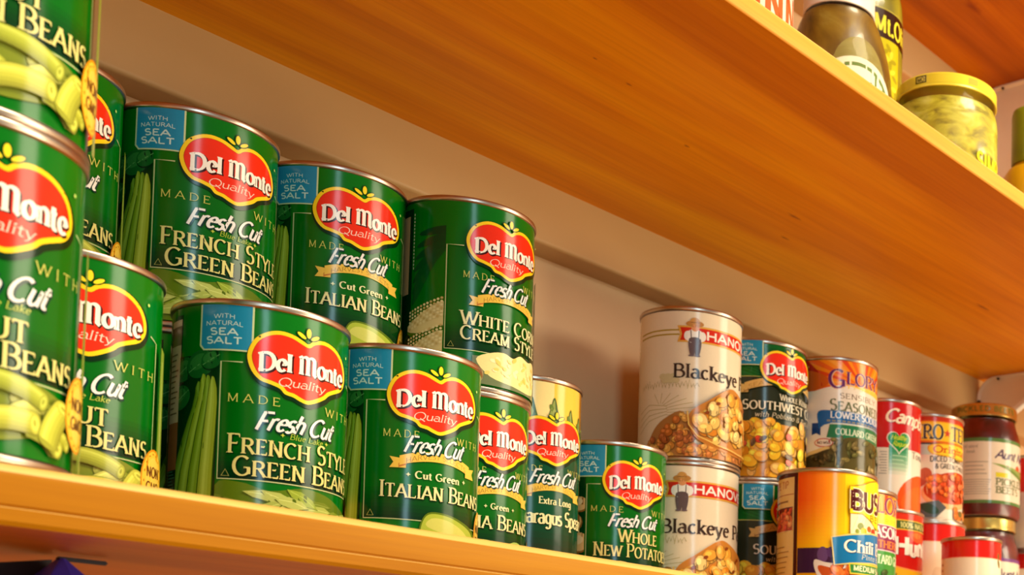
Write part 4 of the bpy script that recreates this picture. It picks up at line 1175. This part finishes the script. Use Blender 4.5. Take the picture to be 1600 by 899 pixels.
# bottle with olive green cap
t = thing('squeeze_bottle', 'yellow bottle with an olive green cap at the right edge of the upper shelf', 'bottle', (1010*MM, 585*MM, UZ*MM))
M_YBOT = plain('yellow_plastic', (206, 150, 14), rough=.3, noise=.1, nscale=20)
M_GCAP = plain('green_cap', (128, 132, 20), rough=.38, noise=.12, nscale=25)
bm_obj('bottle_body', lathe([(0, 0), (24, 0), (27, 3), (27.2, 60), (26.6, 82), (24.5, 91), (20, 98), (15, 101), (15, 106), (0, 106)], 64), M_YBOT, t, True, sharp=40)
bm_obj('cap', lathe([(0, 103), (17, 103), (17.4, 104), (17.2, 148), (16, 152.5), (13, 154.5), (0, 155)], 64), M_GCAP, t, True, sharp=50)

# ------------------------------------------------------------------ shelves and wall
XA, XB = -260, 2600
KN = [(560, 610, 6, 3), (528, 604, 4, 2.5), (640, 640, 6, 4), (770, 655, 18, 5), (800, 690, 12, 4), (1020, 640, 26, 6)]
M_WOOD = wood_mat('varnished_pine', (196, 108, 0), (220, 134, 0), (234, 156, 0), KN)
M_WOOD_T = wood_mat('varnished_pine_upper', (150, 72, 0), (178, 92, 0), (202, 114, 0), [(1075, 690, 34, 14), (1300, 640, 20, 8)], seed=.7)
M_WOOD_L = wood_mat('varnished_pine_lower', (176, 86, 0), (196, 106, 0), (212, 124, 0), [(480, 700, 12, 5)], seed=.3)
M_ARRIS_HILITE = wood_mat('pine_arris_highlight', (224, 172, 84), (232, 184, 98), (240, 196, 116), [], seed=.9)  # lamp highlight along the rounded top arris, painted in as paler wood
M_EDGE_LIT = wood_mat('pine_edge_lit', (226, 148, 48), (234, 160, 62), (242, 176, 80), [], seed=.5)  # paler copy of the board wood, lit look of the front put into colour
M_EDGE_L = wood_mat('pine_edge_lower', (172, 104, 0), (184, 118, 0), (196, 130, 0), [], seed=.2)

def board(name, mat, prof, label, x0=XA, x1=XB, edge=None):
    """extrude a (y, z) profile along x"""
    bm = bmesh.new()
    nx = 8
    rings = [[bm.verts.new(((x0+(x1-x0)*i/nx)*MM, y*MM, z*MM)) for y, z in prof] for i in range(nx+1)]
    m = len(prof)
    for a, b in zip(rings[:-1], rings[1:]):
        for k in range(m):
            bm.faces.new((a[k], a[(k+1) % m], b[(k+1) % m], b[k]))
    bm.faces.new(rings[0][::-1]); bm.faces.new(rings[-1])
    o = bm_obj(name, bm, mat, None, True, sharp=28)
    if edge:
        o.data.materials.append(edge); o.data.materials.append(M_ARRIS_HILITE)
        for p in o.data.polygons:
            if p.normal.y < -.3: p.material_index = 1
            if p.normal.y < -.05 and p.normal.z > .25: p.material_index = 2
    if label: tag(o, label, 'shelf')
    return o

def nose(y, zt, zb, rt=3.4, rb=1.6, lip=False):
    p = []
    for i in range(6):
        a = math.radians(90+90*i/5); p.append((y+rt+rt*math.cos(a), zt-rt+rt*math.sin(a)))
    if lip:
        p += [(y, zb+6.9), (y+.7, zb+6.5), (y+.7, zb+6.0), (y-.2, zb+5.6), (y-.1, zb+1.5), (y+.8, zb)]
    else:
        for i in range(5):
            a = math.radians(180+90*i/4); p.append((y+rb+rb*math.cos(a), zb+rb+rb*math.sin(a)))
    return p
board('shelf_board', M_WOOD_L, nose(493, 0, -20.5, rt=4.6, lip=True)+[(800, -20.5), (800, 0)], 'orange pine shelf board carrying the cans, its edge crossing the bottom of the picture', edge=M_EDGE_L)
board('shelf_board', M_WOOD, nose(493, 327.55, 314.2)+[(800, 314.2), (800, 327.55)], 'orange pine shelf board above the cans, its knotty underside facing down', edge=M_EDGE_LIT)
board('shelf_board', M_WOOD_T, nose(493, 655.8, 642.2)+[(800, 642.2), (800, 655.8)], 'highest pine shelf board, dark underside in the top right corner', edge=M_EDGE_LIT)
board('shelf_board', M_WOOD_L, nose(493, -330, -344)+[(800, -344), (800, -330)], 'lowest pine shelf board, beneath the board carrying the cans')

bm = bmesh.new(); box(bm, -1600, 800, -1500, 2600, 815, 1000)
struct(bm_obj('wall_back', bm, M_WALL))
bm = bmesh.new(); box(bm, -1600, -2600, -1520, 2600, 815, -1500)
struct(bm_obj('floor', bm, wood_mat('floor_boards', (120, 80, 40), (150, 104, 56), (170, 122, 70), [], seed=1.3)))
bm = bmesh.new(); box(bm, 2600, -2600, -1500, 2620, 815, 1000)
struct(bm_obj('wall_right', bm, M_WALL))
bm = bmesh.new(); box(bm, -1620, -2600, -1500, -1600, 815, 1000)
struct(bm_obj('wall_left', bm, M_WALL))
def cleat(name, zt, zb):
    p = [(800, zt), (775, zt)]
    for i in range(6):
        a = math.radians(180+90*i/5); p.append((775+3+3*math.cos(a), zb+3+3*math.sin(a)))
    p.append((800, zb))
    o = board(name, M_CLEAT, p, None)
    struct(o)
cleat('trim_1', 314.2, 270.0)
cleat('trim_2', 642.2, 598.0)
cleat('trim_3', -20.5, -64)

def bracket(zt, leg_y, leg_z, label, screws):
    t = thing('shelf_bracket', label, 'bracket', (1225*MM, 775*MM, zt*MM))
    R_ = 24
    # outline in (y, z) relative to the back top corner, going towards the viewer = -y
    out = [(0, -leg_z)]
    out += [(-R_+R_*math.cos(math.radians(a)), -R_+R_*math.sin(math.radians(a))) for a in range(0, 91, 10)]
    out += [(-leg_y, 0)]
    def ins(P, d):
        cx = sum(p[0] for p in P)/len(P); cz = sum(p[1] for p in P)/len(P)
        return [(cx+(p[0]-cx)*(1-d), cz+(p[1]-cz)*(1-d)) for p in P]
    bm = bmesh.new()
    rings = []
    for x, P in ((6, out), (0, out), (-1.2, ins(out, .02)), (-1.2, ins(out, .12)), (1.6, ins(out, .2))):
        rings.append([bm.verts.new((x*MM, p[0]*MM, p[1]*MM)) for p in P])
    m = len(out)
    for a, b in zip(rings[:-1], rings[1:]):
        for k in range(m): bm.faces.new((a[k], a[(k+1) % m], b[(k+1) % m], b[k]))
    bm.faces.new(rings[0][::-1]); bm.faces.new(rings[-1])
    bm_obj('bracket_plate', bm, M_WHITE, t, True, sharp=40)
    for y, z, r in screws:
        s = bm_obj('screw', lathe([(0, 0), (r, 0), (r*.9, 1.2), (r*.4, 1.8), (0, 1.8)], 20), M_SCREW, t, True, sharp=40)
        s.location = (-1.0*MM, y*MM, z*MM); s.rotation_euler = (0, math.radians(-90), 0)
bracket(314.2, 118, 74, 'white rounded shelf bracket under the board above the cans, behind the gold lidded beet jar', [(-28, -3.6, 1.6), (-3.4, -27, 2.6)])
bracket(642.2, 130, 170, 'white shelf bracket under the highest board, behind the yellow lidded pepper jar', [(-30, -4.6, 1.6)])

# ------------------------------------------------------------------ blue foil bag on the shelf below
t = thing('foil_bag', 'shiny blue bag with a peaked folded top, under the shelf at bottom left', 'bag', (243*MM, 552*MM, -330*MM))
m, nt, b = new_mat('blue_foil')
tc = N(nt, 'ShaderNodeTexCoord'); nz = N(nt, 'ShaderNodeTexNoise'); nz.inputs['Scale'].default_value = 30
nt.links.new(tc.outputs['Object'], nz.inputs['Vector'])
nt.links.new(ramp(nt, nz.outputs['Fac'], [(.3, lin((40, 34, 170))), (.7, lin((84, 76, 226)))]), b.inputs['Base Color'])
b.inputs['Metallic'].default_value = .1; b.inputs['Roughness'].default_value = .35
M_BLUE = m
M_NAVY = plain('dark_seal', (22, 8, 30), rough=.6, noise=.2)
bm = bmesh.new()
hgt = 330-22.6
sec = [(0, 46, 30, 0), (40, 58, 38, 0), (160, 60, 40, 0), (235, 50, 34, 0), (275, 26, 26, -2), (292, 12.5, 14, -3), (hgt, .8, 1.5, -3)]
rings = []
for z, hx, hy, ox in sec:
    ring = []
    for k in range(8):
        px, py = ((-1, -1), (0, -1.18), (1, -1), (1.05, 0), (1, 1), (0, 1.1), (-1, 1), (-1.05, 0))[k]
        ring.append(bm.verts.new(((ox+px*hx)*MM, (py*hy)*MM, z*MM)))
    rings.append(ring)
for a, c in zip(rings[:-1], rings[1:]):
    for k in range(8): bm.faces.new((a[k], a[(k+1) % 8], c[(k+1) % 8], c[k]))
bm.faces.new(rings[0][::-1]); bm.faces.new(rings[-1])
bm_obj('bag_body', bm, M_BLUE, t)
bm = bmesh.new()
box(bm, -1.5, -1, hgt-.8, 15.5, 1, hgt+.8)
bmesh.ops.bevel(bm, geom=list(bm.edges), offset=.5*MM, segments=2, affect='EDGES')
s_ = bm_obj('top_seal', bm, M_NAVY, t); s_.location = (-3*MM, 0, 0)
bm = bmesh.new()
q = [(-2, hgt+.4), (-24, hgt-3.6), (-52, hgt-10), (-56, hgt-60), (-30, hgt-90), (-4, hgt-30)]
va = [bm.verts.new((x*MM, 9*MM, z*MM)) for x, z in q]; vb = [bm.verts.new((x*MM, 13*MM, z*MM)) for x, z in q]
bm.faces.new(va); bm.faces.new(vb[::-1])
for k in range(len(q)): bm.faces.new((va[k], vb[k], vb[(k+1) % len(q)], va[(k+1) % len(q)]))
bm_obj('side_fold', bm, M_NAVY, t)

for o in list(COL.objects):
    if o.parent is None:
        if o.name.startswith('beet_jar'): o['group'] = 'jars of pickled beets'
        if o.name.startswith('pickle_jar'): o['group'] = 'pickle jars on the upper shelf'
        if o.name.startswith('shelf_board'): o['group'] = 'pine shelf boards'
        if o.name.startswith('shelf_bracket'): o['group'] = 'white shelf brackets'
# ------------------------------------------------------------------ camera
cam = bpy.data.cameras.new('camera')
co = bpy.data.objects.new('camera', cam); COL.objects.link(co)
FX, CX, CY = 2062.94, 1591.74, 1047.72
cam.sensor_fit = 'HORIZONTAL'; cam.sensor_width = 36
cam.lens = FX*36/1600
cam.shift_x = (800-CX)/1600
cam.shift_y = (CY-449.5)/1600
cam.clip_start = .01; cam.clip_end = 50
p_, y_, r_ = (math.radians(v) for v in (3.01881746, 59.63238021, 0.58149247))
fwd = Vector((math.sin(y_)*math.cos(p_), math.cos(y_)*math.cos(p_), math.sin(p_)))
right = Vector((math.cos(y_), -math.sin(y_), 0)); up = right.cross(fwd)
R2 = right*math.cos(r_)+up*math.sin(r_); U2 = -right*math.sin(r_)+up*math.cos(r_)
co.matrix_world = Matrix(((R2.x, U2.x, -fwd.x, 0), (R2.y, U2.y, -fwd.y, 0), (R2.z, U2.z, -fwd.z, -Z0*MM), (0, 0, 0, 1)))
cam.dof.use_dof = True
cam.dof.focus_distance = 0.80*math.cos(math.radians(30))+.02
cam.dof.aperture_fstop = (cam.lens*MM)/0.0026
SC.camera = co

# ------------------------------------------------------------------ light
w = bpy.data.worlds.new('room'); SC.world = w; w.use_nodes = True
bg = w.node_tree.nodes['Background']
bg.inputs['Color'].default_value = (1.0, .87, .66, 1); bg.inputs['Strength'].default_value = .4
def area(name, loc, target, sx, sy, power, col):
    l = bpy.data.lights.new(name, 'AREA'); l.shape = 'RECTANGLE'; l.size = sx; l.size_y = sy; l.energy = power; l.color = col
    o = bpy.data.objects.new(name, l); COL.objects.link(o); o.location = loc
    d = (Vector(target)-Vector(loc)).normalized(); o.rotation_euler = d.to_track_quat('-Z', 'Y').to_euler()
    return o
area('window_light', (-.9, -1.9, .75), (.6, .65, .15), .34, 1.2, 20, (.55, .86, 1.0))
area('ceiling_lamp', (.9, -.75, 1.75), (.65, .6, .1), .8, .6, 50, (1.0, .88, .62))
area('side_lamp', (2.0, -1.3, .8), (.75, .65, .1), .8, .8, 28, (1.0, .88, .64))
area('added_low_fill', (1.7, -1.0, -.6), (.95, .6, .3), 1.2, .7, 26, (1.0, .88, .60))  # added fill from low right, no real source; brightens the shelf undersides
SC.view_settings.view_transform = 'Standard'
SC.view_settings.look = 'None'
SC.view_settings.exposure = 0.0
SC.view_settings.gamma = 1.0
SC.view_settings.use_curve_mapping = False
SC.render.film_transparent = False
